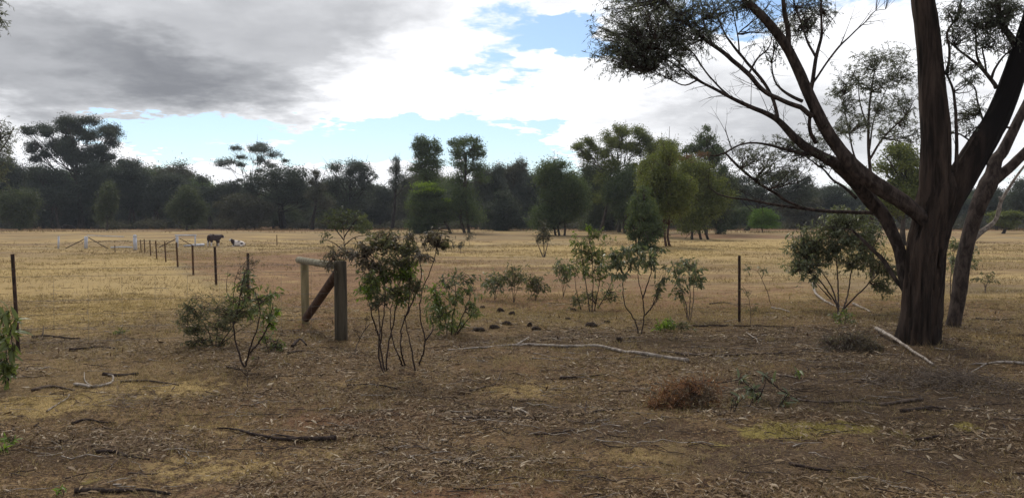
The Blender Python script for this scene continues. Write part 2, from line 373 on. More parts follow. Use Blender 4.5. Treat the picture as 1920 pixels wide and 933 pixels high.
def gmask(lst, x, y, wob=1.0):
    """soft elongated patches lying on the ground at places given by photo pixels"""
    out = np.zeros_like(x)
    for (px, py, rx, ry, w) in lst:
        c = G(px, py); ax = rx * c[1] / F
        near = G(px, min(933 + 60, py + ry)); far = G(px, max(432, py - ry)); ay = max(.15, (far[1] - near[1]) / 2); cy = (far[1] + near[1]) / 2
        q = ((x - c[0] * cy / c[1]) / ax) ** 2 + ((y - cy) / ay) ** 2
        q = q * (1 + wob * (fbm(x * 1.3 / max(.6, ax * .25), y * 1.3 / max(.6, ay * .25), int(px), 3) - .5) * 1.6)
        out = np.maximum(out, w * np.exp(-q * 1.1))
    return out
RED = [(560, 500, 170, 26, .9), (640, 540, 190, 28, .9), (760, 560, 160, 20, .7), (1000, 515, 180, 9, .5), (1090, 520, 130, 12, .8), (1400, 505, 260, 10, .35), (1720, 440, 260, 6, .5),
       (600, 480, 90, 10, 1.0), (650, 790, 260, 40, .55), (500, 760, 130, 20, .5), (620, 600, 120, 26, .6), (1880, 480, 90, 16, .5), (1100, 700, 380, 30, .35), (1340, 443, 160, 6, .8), (120, 427, 200, 4, .7),
       (850, 505, 250, 6, .4), (1860, 585, 90, 20, .4), (500, 540, 100, 20, .4), (930, 930, 330, 40, .6), (380, 925, 100, 16, .5)]
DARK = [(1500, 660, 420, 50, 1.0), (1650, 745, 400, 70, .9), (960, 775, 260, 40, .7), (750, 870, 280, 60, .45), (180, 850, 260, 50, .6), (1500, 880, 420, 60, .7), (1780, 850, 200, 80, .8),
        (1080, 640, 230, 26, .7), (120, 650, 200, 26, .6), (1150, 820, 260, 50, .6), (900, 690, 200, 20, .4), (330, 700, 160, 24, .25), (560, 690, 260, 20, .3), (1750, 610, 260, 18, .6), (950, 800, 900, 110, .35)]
STRAW = [(120, 760, 130, 30, .8), (330, 730, 160, 30, .55), (400, 880, 200, 40, .5), (1250, 860, 250, 60, .45), (1000, 730, 160, 24, .5), (200, 600, 260, 60, .7), (620, 850, 160, 30, .4), (1860, 640, 120, 20, .7),
         (1060, 590, 260, 24, .5), (1500, 470, 420, 24, .9), (1300, 480, 200, 20, .8), (300, 520, 240, 60, 1.0), (330, 500, 180, 30, 1.0), (1100, 470, 260, 12, .9), (420, 800, 180, 22, .4), (700, 720, 140, 20, .4)]
MOSS = [(1540, 803, 130, 7, 1.1), (1450, 812, 90, 8, .8), (1690, 812, 160, 6, .4), (1350, 832, 90, 10, .35), (1810, 800, 40, 8, .6), (170, 905, 30, 8, .5)]
xf, yf = XX.ravel(), YY.ravel()
me = b.mesh('ground', None, smooth=True) if False else None
gm, t, out = newmat('dry_paddock_ground')
geo = N(t, 'ShaderNodeNewGeometry'); pos = geo.outputs['Position']
def attr(nm): a = N(t, 'ShaderNodeAttribute'); a.attribute_name = nm; return a.outputs['Fac']
f1 = noise(t, pos, 38, 6, 0.7).outputs[0]; f2 = noise(t, pos, 7.5, 6, 0.65).outputs[0]; f3 = noise(t, pos, 1.1, 6, 0.6).outputs[0]; f4 = noise(t, pos, 0.12, 5, 0.55).outputs[0]
mpg = N(t, 'ShaderNodeMapping'); t.links.new(pos, mpg.inputs[0]); mpg.inputs['Scale'].default_value = (0.35, 1, 1)
f5 = noise(t, mpg.outputs[0], 0.5, 6, 0.62).outputs[0]
mp2 = N(t, 'ShaderNodeMapping'); t.links.new(pos, mp2.inputs[0]); mp2.inputs['Scale'].default_value = (0.45, 1, 1)
near = mixc(t, sstep(t, M(t, 'MULTIPLY_ADD', M(t, 'SUBTRACT', f3, .5), .6, f2), .38, .64), (0.072, 0.042, 0.024), (0.215, 0.140, 0.072))
near = mixc(t, sstep(t, f1, .50, .66), near, (0.36, 0.245, 0.125))
near = mixc(t, sstep(t, noise(t, mp2.outputs[0], 60, 4, .7).outputs[0], .50, .42), near, (0.045, 0.03, 0.022))
far = mixc(t, sstep(t, f5, .36, .64), (0.23, 0.155, 0.078), (0.43, 0.31, 0.14))
mpb = N(t, 'ShaderNodeMapping'); t.links.new(pos, mpb.inputs[0]); mpb.inputs['Scale'].default_value = (0.045, 0.13, 1)
f6 = noise(t, mpb.outputs[0], 1.0, 7, 0.62, 0.6).outputs[0]
far = mixc(t, M(t, 'MULTIPLY', sstep(t, f6, .46, .58), .85), far, mixc(t, f3, (0.165, 0.11, 0.062), (0.27, 0.19, 0.105)))
far = mixc(t, sstep(t, f3, .56, .74), far, (0.20, 0.145, 0.09))
far = mixc(t, M(t, 'MULTIPLY', sstep(t, f4, .48, .66), .6), far, (0.26, 0.21, 0.12))
far = mixc(t, M(t, 'MULTIPLY', sstep(t, f2, .52, .72), .45), far, (0.15, 0.10, 0.06))
col = mixc(t, attr('field'), near, far)
def masked(a, x, lo=.30, hi=.62): return sstep(t, M(t, 'ADD', attr(a), M(t, 'MULTIPLY', M(t, 'SUBTRACT', M(t, 'MULTIPLY_ADD', f1, .35, M(t, 'MULTIPLY', x, .65)), .5), 2.0)), lo, hi)
col = mixc(t, M(t, 'MULTIPLY', masked('straw', f2), .9), col, mixc(t, f3, (0.31, 0.215, 0.095), (0.48, 0.35, 0.15)))
col = mixc(t, M(t, 'MULTIPLY', masked('red', f3), .75), col, mixc(t, sstep(t, f2, .35, .7), (0.13, 0.064, 0.038), (0.26, 0.145, 0.082)))
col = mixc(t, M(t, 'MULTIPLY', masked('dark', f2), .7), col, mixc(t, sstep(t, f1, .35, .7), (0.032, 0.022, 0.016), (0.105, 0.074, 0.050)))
col = mixc(t, M(t, 'MULTIPLY', masked('moss', f2, .25, .6), .9), col, mixc(t, f1, (0.17, 0.135, 0.045), (0.33, 0.27, 0.08)))
p = N(t, 'ShaderNodeBsdfPrincipled'); t.links.new(col, p.inputs['Base Color']); p.inputs['Roughness'].default_value = .95; p.inputs['Specular IOR Level'].default_value = .1
bp = N(t, 'ShaderNodeBump'); bp.inputs['Strength'].default_value = .9; bp.inputs['Distance'].default_value = .05
t.links.new(M(t, 'MULTIPLY_ADD', f1, .35, f2), bp.inputs['Height']); t.links.new(bp.outputs[0], p.inputs['Normal']); t.links.new(p.outputs[0], out.inputs[0])
gme = b.mesh('ground', gm, smooth=True)
ground = tag(link('ground', gme), 'dry paddock ground of straw grass, red soil and leaf litter', None, None, 'structure')
near_edge = 15.5 + (fbm(xf * .25, yf * .25, 31, 3) - .5) * 6 + 2.0 * ss(xf, 2, 8) - 4.5 * ss(-xf, 1.5, 5)
def setattr_(nm, arr):
    a = gme.attributes.new(nm, 'FLOAT', 'POINT'); a.data.foreach_set('value', arr.astype(np.float32))
FL = np.array([[12.7, -3.5], [17, -6.0], [21.1, -8.3], [25.7, -10.9], [31, -13.9], [44.8, -21.7], [60, -30.5], [75, -33]])
fence_x = np.interp(yf, FL[:, 0], FL[:, 1])
rs = ss(xf - fence_x, -.3, .8) * (1 - ss(xf - fence_x, 4, 26) * .75) * ss(yf, 12, 16) * (1 - ss(yf, 38, 62))
ls = ss(fence_x - xf, -.3, .8) * ss(yf, 12, 18) * (1 - ss(yf, 50, 75)) * ss(xf, -60, -10)
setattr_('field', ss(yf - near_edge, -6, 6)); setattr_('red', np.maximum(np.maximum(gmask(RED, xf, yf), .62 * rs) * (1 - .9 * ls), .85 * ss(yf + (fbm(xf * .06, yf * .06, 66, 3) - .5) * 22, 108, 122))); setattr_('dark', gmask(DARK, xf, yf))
setattr_('straw', np.maximum(gmask(STRAW, xf, yf) * (1 - .8 * rs), .55 * ls)); setattr_('moss', gmask(MOSS, xf, yf))

# ------------------------------------------------------------------ generic plants
def puff_leaves(buf, c, r, n, size, sub=10, kind='diamond', asp=.42, droop=.8):
    """clumpy ellipsoid of leaf-sized faces with gaps"""
    c = np.asarray(c); r = np.asarray(r)
    m = max(4, int(sub * 1.3)); u = unit(rng.normal(size=(m, 3))); u[:, 2] = np.where(u[:, 2] < -.3, -u[:, 2] * .6, u[:, 2])
    cc = u * (rng.random((m, 1)) ** .5) * .78
    k = rng.integers(0, m, n); sg = rng.uniform(.16, .34, m)[k][:, None]
    q = cc[k] + rng.normal(size=(n, 3)) * sg * np.array([1, 1, .8])
    P = c + q * r
    D = rng.normal(size=(n, 3)); D[:, 2] -= droop
    s = size * rng.uniform(.6, 1.35, n)
    leaves(buf, P, D, s, s * asp, kind)

def bez(a, b_, c, k):
    t = np.linspace(0, 1, k)[:, None]; return (1 - t) ** 2 * a + 2 * t * (1 - t) * b_ + t ** 2 * c

def far_tree(name, label, cat, x, D, puffs, mat, bark='bark_far', stems=None, leaf=.24, dens=1.0, group=None, tw=.28, dspread=.5, fork=.4, limbs=True, bare=0, asp=.5, extra=None, full=True):
    """puffs: (px, py, rx, ry) of each foliage clump; the tree stands D metres away with its foot below photo column x"""
    wx = (x - 960) / F * D / math.cos(PITCH) ; base = np.array([wx, D, TZ(wx, D)])
    o = thing(name, label, cat, tuple(base), group)
    s = D / F
    tb = Buf(); lb = Buf()
    P3 = []
    xs = np.array([q[0] for q in puffs]); halfw = (xs.max() - xs.min()) / 2 * s + 1
    more = [(px + rng.normal() * rx * .5, py + ry * rng.uniform(.5, 1.1), rx * .85, ry * .9) for (px, py, rx, ry) in puffs] if len(puffs) < 30 and full else []
    for (px, py, rx, ry) in list(puffs) + more:
        if len(puffs) < 30 and full: ry = ry * 1.28
        c = W(px, py, D); c[1] += rng.uniform(-1, 1) * halfw * dspread * (1 - .5 * abs(px - xs.mean()) / max(1, (xs.max() - xs.min()) / 2 + 1))
        P3.append((c, np.array([rx * s * 1.12, (rx * .5 + ry * .5) * s * 1.15, ry * s * 1.12]) * 1.1))
    top = max(c[2] for c, r in P3); cen = np.mean([c for c, r in P3], axis=0)
    stems = stems or [x]
    tops = []
    for sxp in stems:
        bx = (sxp - 960) / F * D; b0 = np.array([bx, D + rng.uniform(-.4, .4), TZ(bx, D) - .25])
        f = np.array([bx + (cen[0] - bx) * .45 + rng.normal() * .2, D + (cen[1] - D) * .4, b0[2] + (top - b0[2]) * fork])
        e = cen * .5 + f * .5; e[2] = b0[2] + (top - b0[2]) * min(.85, fork + .35)
        pts, rad = smoothpath([b0, b0 * .6 + f * .4 + rng.normal(size=3) * [.15, .15, 0], f, e], [tw * 1.35, tw, tw * .75, tw * .3], .5)
        tubes(tb, pts, rad, 7, .15, 3); tops.append((pts, rad))
    for c, r in P3:
        pts, rad = tops[rng.integers(len(tops))]
        if limbs:
            k = int(len(pts) * rng.uniform(.45, .95)); k = min(k, len(pts) - 1)
            while k > 2 and pts[k][2] > c[2]: k -= 2
            a = pts[k]; mid = (a + c) / 2 + np.array([(c[0] - a[0]) * .15, 0, -.15 * abs(c[2] - a[2])])
            tubes(tb, bez(a, mid, c + [0, 0, r[2] * .3], 7), np.linspace(max(.04, rad[k] * .38), .02, 7), 5)
            for _ in range(4):
                e = c + rng.normal(size=3) * r * .6
                tubes(tb, bez(a * .35 + c * .65, (a * .2 + c * .8 + e) / 2, e, 4), np.linspace(.05, .015, 4), 3)
        n = int(dens * 3.6 * (r[0] * 2) * (r[2] * 2) / (leaf * leaf * asp) * .8)
        puff_leaves(lb, c, r, max(30, n), leaf, sub=6 + n / 130, asp=asp)
    for _ in range(bare):
        pts, rad = tops[0]; a = pts[int(len(pts) * .8)]; e = np.array([cen[0] + rng.normal() * halfw * .6, cen[1], top + rng.uniform(.3, 1.6)])
        tubes(tb, bez(a, (a + e) / 2 + rng.normal(size=3) * .5, e, 6), np.linspace(.06, .012, 6), 4)
    link('trunk', tb.mesh('trunk', MAT[bark], base, True), o)
    link('crown', lb.mesh('crown', MAT[mat], base), o)
    if extra:
        eb = Buf()
        for (px, py, rx, ry) in extra[1]:
            r = np.array([rx * s, rx * s, ry * s]) * 1.15; puff_leaves(eb, W(px, py, D - r[1] * .5), r, int(dens * 2.2 * r[0] * r[2] * 4 / (leaf * leaf * asp)), leaf, 8)
        tag(link('lit_or_rusty_top', eb.mesh('lit_or_rusty_top', MAT[extra[0]], base), o), kind='stuff')  # top clumps: lime paints sunlight as leaf colour, rust is real foliage
    return o

def crown(x0, x1, y0, y1, n, seed=0, shape='round', size=.29):
    """fill a crown region (photo pixels) with foliage clumps, bumpy at the edge"""
    r = np.random.default_rng(seed); out = []; n = int(n * 1.35)
    cx, cy = (x0 + x1) / 2, (y0 + y1) / 2; a, b_ = (x1 - x0) / 2, (y1 - y0) / 2
    for i in range(n):
        th = r.uniform(0, 2 * PI); q = r.random() ** .5 * .92; q *= .84 + .26 * math.sin(3 * th + seed) + .18 * math.sin(5 * th + 2 * seed)
        if shape == 'dome': u, v = math.cos(th) * q, -abs(math.sin(th)) * q * 1.7 + .75
        else: u, v = math.cos(th) * q, math.sin(th) * q
        if shape == 'cone': u *= .45 + .55 * (v + 1) / 2
        s = r.uniform(.55, 1.35) * size
        out.append((cx + u * a, cy + v * b_, a * s * 1.25 + 1.5, b_ * s * .95 + 1.5))
    return out

# ---- tall trees on the skyline and the trees in front of them
tall = [(75, 242, 17, 9), (111, 242, 11, 8), (126, 235, 13, 8), (150, 233, 17, 8), (181, 233, 17, 10), (197, 244, 14, 11), (173, 256, 14, 9), (206, 270, 11, 13), (192, 286, 16, 10),
        (178, 300, 22, 11), (103, 268, 13, 12), (113, 284, 13, 9), (96, 294, 14, 8), (66, 276, 11, 8), (146, 282, 12, 13), (164, 300, 18, 12), (221, 297, 8, 6), (138, 300, 14, 9), (88, 250, 9, 7), (160, 246, 12, 8),
        (120, 262, 10, 9), (60, 246, 7, 6)]
tall = [(a, b_, c * 1.22, d * 1.18) for a, b_, c, d in tall]
far_tree('gum_tree', 'tallest gum tree at the left with a thick trunk and open clumped crown', 'tree', 153, 150, tall, 'far_dark', tw=.62, leaf=.27, fork=.42, dens=1.35)
T = far_tree
T('gum_tree', 'dark broad gum tree at the left edge, left of the tallest gum', 'tree', 18, 140, crown(-45, 62, 300, 412, 22, 1), 'far_dark', leaf=.26)
T('gum_tree', 'dark leafy gum tree directly left of the thick trunk of the tallest gum', 'tree', 108, 138, crown(50, 150, 308, 405, 24, 2), 'far_dark', stems=[100, 112], leaf=.26)
T('gum_tree', 'dark leafy gum tree directly right of the thick trunk of the tallest gum', 'tree', 186, 143, crown(140, 240, 302, 400, 24, 3), 'far_dark', leaf=.26)
T('small_tree', 'small pale green tree at the left edge standing forward of the woodland', 'tree', 38, 118, crown(8, 64, 350, 412, 12, 4, 'round', .34), 'far_mid', leaf=.24, tw=.14)
T('small_tree', 'narrow conical young tree right of the tallest gum trunk', 'tree', 201, 118, crown(184, 224, 345, 422, 11, 5, 'cone', .34), 'far_mid', leaf=.22, tw=.12)
for (x, x0, x1, y0, y1, m, sd, lab) in [
    (246, 215, 282, 304, 405, 'far_dark', 6, 'dark round topped gum tree first right of the tallest gum'),
    (292, 258, 330, 307, 408, 'far_dark', 7, 'dark gum tree at the highest point of the smooth woodland hump'),
    (338, 300, 368, 318, 408, 'far_grey', 8, 'dark grey-green gum tree on the falling right side of the woodland hump'),
    (392, 350, 428, 330, 412, 'far_dark', 9, 'dark gum tree behind the small olive round tree'),
    (430, 402, 462, 343, 412, 'far_grey', 10, 'low dark gum tree just left of the flat topped gum')]:
    T('gum_tree', lab, 'tree', x, 146, crown(x0, x1, y0, y1, 24, sd, 'dome' if sd % 2 else 'round'), m, leaf=.27, stems=[x, x + 6])
T('small_tree', 'small olive green round tree among dark trees behind the standing cow', 'tree', 352, 120, crown(322, 380, 354, 420, 13, 12, 'round', .34), 'far_mid', leaf=.22, tw=.14)
umb = [(421, 303, 19, 6), (447, 281, 11, 5), (470, 279, 14, 7), (497, 283, 14, 8), (516, 293, 12, 7), (448, 294, 11, 5), (458, 311, 9, 5), (497, 306, 9, 9), (531, 301, 7, 4), (509, 312, 9, 6), (441, 338, 9, 4), (484, 272, 10, 5), (475, 318, 8, 4), (408, 308, 10, 4)]
umb = [(a, b_, c * 1.15, d * 1.4) for a, b_, c, d in umb]
T('flat_topped_gum', 'pale limbed gum with flat umbrella crowns above the woodland', 'tree', 466, 152, umb, 'far_grey', bark='bark_far_pale', tw=.30, leaf=.24, dens=1.1, fork=.36, full=False)
T('gum_tree', 'dark heavy crowned gum with a double trunk right of the flat topped gum', 'tree', 533, 132, [(545, 328, 26, 17), (568, 340, 14, 14), (520, 330, 20, 14), (480, 336, 24, 11), (500, 345, 24, 12), (540, 352, 34, 14), (462, 348, 12, 8), (470, 360, 18, 10), (555, 370, 24, 14), (520, 380, 26, 12), (575, 372, 16, 12)], 'far_dark', bark='bark_dark', stems=[529, 537], tw=.34, leaf=.24)
T('gum_tree', 'bushy low tree in front of the flat topped gum', 'tree', 452, 128, crown(408, 505, 368, 420, 18, 14), 'far_brown', leaf=.24, tw=.14, stems=[440, 462, 478])
T('sparse_tree', 'sparse tree with bare twigs on top and a dark leaning trunk', 'tree', 586, 126, [(593, 325, 8, 7), (585, 340, 10, 7), (600, 350, 12, 8), (590, 366, 16, 10), (605, 380, 18, 12)], 'far_brown', bark='bark_dark', tw=.26, leaf=.2, bare=6, fork=.5)
T('gum_tree', 'dark bushy gum with twiggy top between the sparse tree and the slender black tree', 'tree', 652, 136, [(632, 318, 18, 12), (664, 313, 20, 12), (686, 320, 13, 12), (648, 340, 34, 14), (680, 345, 18, 14), (700, 328, 7, 5), (615, 350, 16, 12), (660, 368, 36, 16), (640, 390, 30, 14)], 'far_dark', bark='bark_dark', tw=.3, leaf=.24, bare=5, dens=.9)
T('gum_tree', 'low grey gum tree behind the slender black tree', 'tree', 712, 160, crown(685, 765, 338, 410, 20, 17), 'far_grey', leaf=.27)
T('slender_tree', 'slender black tree with a curved trunk and a small ragged crown', 'tree', 735, 122, [(744, 303, 8, 9), (741, 318, 12, 8), (750, 333, 16, 9), (738, 348, 9, 7), (760, 342, 9, 5)], 'far_dark', bark='bark_dark', tw=.24, leaf=.2, fork=.62, dens=.8, bare=3)
T('tall_sapling_tree', 'tall tree with two blue-green tufts, left of the pair above the lime topped tree', 'tree', 798, 108, [(790, 264, 13, 10), (784, 280, 13, 12), (803, 272, 12, 10), (817, 276, 11, 12), (800, 292, 22, 10), (790, 310, 20, 9), (815, 308, 20, 10), (800, 330, 26, 12), (812, 352, 24, 14)], 'far_green', tw=.18, leaf=.2, fork=.5)
T('tall_sapling_tree', 'tall tree with a rounded blue-green top, right of the pair above the lime topped tree', 'tree', 878, 98, [(850, 268, 12, 9), (868, 264, 14, 9), (887, 268, 16, 11), (893, 284, 13, 12), (858, 288, 16, 12), (880, 290, 16, 9), (862, 312, 20, 12), (895, 312, 17, 9), (900, 330, 14, 9), (858, 338, 22, 15), (868, 368, 24, 18), (880, 396, 24, 18)], 'far_green', tw=.16, leaf=.2, fork=.5, stems=[872, 880], dens=.85)
T('round_tree', 'dense round tree with a lime green top left of centre', 'tree', 806, 96, crown(764, 856, 345, 440, 34, 20), 'far_green', leaf=.19, tw=.16, stems=[800, 812, 846], dens=1.3, extra=('lime', [(800, 348, 26, 9), (785, 362, 18, 8), (815, 357, 24, 9), (835, 376, 14, 8), (776, 380, 10, 8)]))  # lime clumps put the sunlit treetop into the leaf colour
for (x, x0, x1, y0, y1, m, sd, D, lab) in [
    (915, 888, 948, 312, 415, 'far_grey', 22, 125, 'grey-green gum right of the tall blue-green pair'),
    (957, 928, 992, 302, 380, 'far_brown', 23, 140, 'domed brownish gum crown left of the dense dark centre tree'),
    (985, 965, 1018, 325, 410, 'far_dark', 24, 138, 'dark small crowned gum touching the left side of the dense centre tree'),
    (935, 905, 985, 360, 432, 'far_dark', 25, 112, 'slim dark tree standing forward of the brownish gum, its trunk bare at the foot')]:
    T('gum_tree', lab, 'tree', x, D, crown(x0, x1, y0, y1, 20, sd), m, leaf=.24)
T('dense_tree', 'dense dark green tree with three thin trunks at the centre of the tree line', 'tree', 1050, 88, crown(1004, 1102, 300, 436, 44, 26), 'far_green', leaf=.19, stems=[1043, 1050, 1058], tw=.11, dens=1.15)
T('tall_gum', 'tallest open green gum right of centre with sky between its clumps', 'tree', 1165, 104, [(1088, 272, 14, 10), (1104, 264, 12, 9), (1112, 282, 13, 11), (1092, 290, 12, 8), (1138, 262, 14, 13), (1158, 250, 16, 12), (1172, 244, 15, 10), (1196, 250, 16, 12), (1212, 262, 13, 11), (1140, 286, 16, 12), (1166, 275, 18, 12), (1190, 278, 18, 12), (1222, 282, 18, 12), (1145, 312, 18, 13), (1192, 312, 16, 12), (1130, 338, 17, 12), (1165, 342, 16, 10), (1200, 340, 16, 12), (1140, 366, 22, 12)], 'far_olive', tw=.2, leaf=.2, stems=[1160, 1172, 1125], fork=.42, dens=1.15)
T('tall_gum', 'green crowned gum just behind the right shoulder of the open green gum', 'tree', 1235, 108, [(1225, 278, 15, 11), (1240, 270, 12, 9), (1236, 292, 18, 12), (1262, 272, 12, 10), (1258, 290, 16, 12), (1245, 320, 26, 16)], 'far_olive', leaf=.2, tw=.18)
T('dark_pointed_tree', 'tallest dark pointed tree with a dead twig on top, behind the rusty topped tree', 'tree', 1325, 92, [(1322, 246, 8, 9), (1318, 262, 14, 10), (1332, 262, 12, 10), (1342, 278, 12, 10), (1310, 278, 12, 9), (1328, 292, 24, 12), (1342, 310, 14, 14), (1330, 330, 24, 14), (1296, 275, 8, 8), (1286, 282, 8, 7)], 'far_green', leaf=.18, tw=.17, bare=4)
T('small_tree', 'dark green narrow bushy tree reaching down to the grass in front of the open gum', 'tree', 1206, 50, [(1192, 378, 15, 13), (1206, 358, 12, 10), (1217, 384, 16, 14), (1194, 404, 17, 14), (1224, 412, 15, 14), (1206, 428, 18, 12), (1186, 440, 13, 10), (1214, 450, 17, 12), (1231, 438, 10, 12), (1198, 466, 16, 9), (1182, 418, 10, 10), (1206, 400, 16, 14), (1222, 466, 12, 7)], 'far_green', leaf=.13, tw=.07, dens=1.2)
T('olive_tree', 'olive green tree on a reddish forked trunk standing alone in the grass', 'tree', 1255, 56, crown(1194, 1292, 286, 434, 48, 32), 'far_olive', bark='bark_red', leaf=.14, stems=[1251, 1260], tw=.085, dens=.9, fork=.35)
T('olive_tree', 'rusty topped olive tree right of the forked tree', 'tree', 1312, 76, crown(1262, 1362, 300, 436, 46, 33), 'far_olive', leaf=.17, stems=[1298, 1314, 1330], tw=.11, dens=1.0, extra=('rust', [(1286, 296, 12, 9), (1318, 290, 13, 9), (1300, 304, 14, 7)]))
for (x, x0, x1, y0, y1, m, sd, D, lab) in [
    (1118, 1092, 1150, 296, 424, 'far_mid', 71, 112, 'loose crowned tree filling the gap left of the open green gum'),
    (1228, 1196, 1268, 300, 428, 'far_olive', 72, 84, 'leafy olive tree overlapping the left side of the forked olive tree'),
    (1346, 1318, 1374, 316, 430, 'far_mid', 73, 96, 'loose crowned tree at the right end of the central olive group'),
    (1172, 1142, 1200, 318, 424, 'far_green', 74, 100, 'drooping tree filling the foot of the open green gum')]:
    T('gum_tree', lab, 'tree', x, D, crown(x0, x1, y0, y1, 17, sd, 'round', .33), m, leaf=.2, tw=.14)
T('small_tree', 'grey bushy tree low behind the forked olive tree', 'tree', 1150, 116, crown(1105, 1180, 375, 432, 20, 34), 'far_brown', leaf=.22, tw=.14)
T('open_gum', 'open crowned gum with twisted dark limbs behind the round bright bush', 'tree', 1397, 112, [(1378, 340, 12, 7), (1398, 336, 14, 7), (1420, 342, 14, 7), (1440, 336, 16, 9), (1462, 330, 15, 11), (1486, 328, 15, 11), (1508, 340, 12, 12), (1450, 352, 20, 10), (1490, 352, 22, 12), (1385, 354, 12, 6), (1420, 362, 18, 9), (1470, 374, 30, 14), (1510, 366, 16, 14)], 'far_dark', bark='bark_dark', tw=.3, leaf=.21, dens=.9)
T('round_bush', 'round bright lime green bush at the far edge of the paddock', 'bush', 1431, 104, [(1431, 402, 16, 11), (1418, 410, 13, 12), (1444, 409, 13, 12), (1412, 421, 10, 9), (1451, 421, 9, 9), (1431, 416, 18, 12), (1424, 397, 10, 7), (1439, 397, 10, 7), (1431, 426, 22, 5)], 'lime2', leaf=.15, tw=.08, dens=1.5, limbs=False, full=False)
for (x, x0, x1, y0, y1, m, sd, D, lab) in [
    (1375, 1340, 1405, 378, 432, 'far_green', 40, 122, 'low green scrubby tree left of the round bright bush'),
    (1500, 1462, 1540, 372, 432, 'far_brown', 41, 124, 'low brownish tree right of the round bright bush'),
    (1560, 1515, 1600, 348, 420, 'far_dark', 42, 140, 'dark gum behind the leafy sapling left of the big leaning limbs'),
    (1625, 1580, 1670, 355, 425, 'far_grey', 43, 138, 'grey gum seen under the big leaning limb'),
    (1692, 1640, 1745, 272, 430, 'far_olive', 44, 62, 'olive green leafy tree just left of the big trunk, in the paddock'),
    (1800, 1762, 1850, 372, 428, 'far_dark', 45, 140, 'dark gum glimpsed between the big trunk and the slimmer leaning trunk'),
    (1868, 1830, 1925, 352, 422, 'far_dark', 46, 120, 'dark gum at the right edge beyond the slimmer leaning trunk'),
    (1935, 1890, 1990, 330, 425, 'far_dark', 47, 112, 'dark gum cut off by the right edge of the picture'),
    (1880, 1855, 1925, 392, 430, 'far_olive', 48, 96, 'low yellow-green bush at the right edge of the tree line')]:
    T('gum_tree' if sd != 48 else 'small_bush', lab, 'tree' if sd != 48 else 'bush', x, D, crown(x0, x1, y0, y1, 24, sd), m, leaf=.2 if D < 100 else .24, tw=.2)
T('small_bush', 'small yellow-green bush just right of the layered small tree', 'bush', 678, 100, crown(664, 694, 405, 436, 10, 50), 'far_olive', leaf=.16, tw=.06)

# fill: the wood behind, copies of a few of the trees above (real trees, farther back)
protos = []
for i, (m, sd) in enumerate([('far_dark', 61), ('far_grey', 62), ('far_mid', 63), ('far_brown', 64), ('far_green', 65)]):
    protos.append(T('woodland_tree', 'dark tree deep in the mass of woodland behind the front trees', 'tree', 960, 165, crown(905, 1015, 345 - 4 * i, 420, 20, sd, 'dome' if i % 2 else 'round'), m, leaf=.3, group='trees of the woodland behind', tw=.25))
def copy_tree(o, loc, rz, sc, label=None):
    c = o.copy(); C.objects.link(c); c.location = loc; c.rotation_euler = (0, 0, rz); c.scale = (sc, sc, sc)
    if label: c['label'] = label
    for ch in o.children:
        d = ch.copy(); C.objects.link(d); d.parent = c
    return c
kk = 0
for row, (D0, step, sc0) in enumerate([(158, 50, 1.12), (184, 56, 1.22), (218, 60, 1.22)]):
    px = -60 + row * 17
    while px < 1990:
        D = D0 + rng.uniform(-6, 8); x = (px - 960) / F * D; sc = sc0 * rng.uniform(.70, 1.0)
        if 1380 < px < 1960: sc *= .80
        if 215 < px < 360 or px < 60: sc *= 1.16
        if 1000 < px < 1360: sc *= .95
        if 395 < px < 525: sc *= .72
        if 560 < px < 620 or 680 < px < 770: sc *= .78
        loc = (x, D, TZ(x, D) - .1); rz = rng.uniform(0, 6.28)
        if kk < 5: o = protos[kk]; o.location = loc; o.rotation_euler = (0, 0, rz); o.scale = (sc,) * 3
        else: copy_tree(protos[kk % 5], loc, rz, sc)
        kk += 1; px += step * rng.uniform(.75, 1.15)
# low scrub under the trees, a mass nobody could count
ub = Buf()
for i in range(330):
    px = rng.uniform(-60, 1980); D = rng.uniform(126, 185); x = (px - 960) / F * D
    if 85 < px < 190 and D < 150: continue
    h = rng.uniform(.6, 1.7) * (1 if D < 150 else 1.5); r = np.array([rng.uniform(1.0, 3.0), 1.5, h])
    puff_leaves(ub, np.array([x, D, TZ(x, D) + h * .55]), r, int(260 * r[0] * h), .30, 12)
wb = Buf()
for i in range(170):
    px = rng.uniform(-160, 2080); D = rng.uniform(225, 300); x = (px - 960) / F * D
    puff_leaves(wb, np.array([x, D, TZ(x, D) + 1.2]), np.array([rng.uniform(3.5, 7), 3, 1.8]), 260, .6, 14)
for i in range(420):
    px = rng.uniform(-160, 2080); D = rng.uniform(235, 300); x = (px - 960) / F * D; top = (44 + 24 * float(fbm(px * .008, 3.0, 71, 3))) * (1.05 if px < 700 else .85) * D / F
    h = rng.uniform(2.2, 4.0); z_ = rng.uniform(.1, 1) ** .7 * max(1, top - h)
    puff_leaves(wb, np.array([x, D, TZ(x, D) + z_]), np.array([rng.uniform(3.5, 7), 3, h]), 330, .75, 14)
tag(link('distant_woodland', wb.mesh('distant_woodland', MAT['far_grey'])), 'solid dark mass of far woodland closing the view behind the paddock trees', 'woodland', None, 'stuff')
tag(link('undergrowth', ub.mesh('undergrowth', MAT['far_brown'])), 'low grey-brown scrub massed under the woodland trees', 'undergrowth', None, 'stuff')

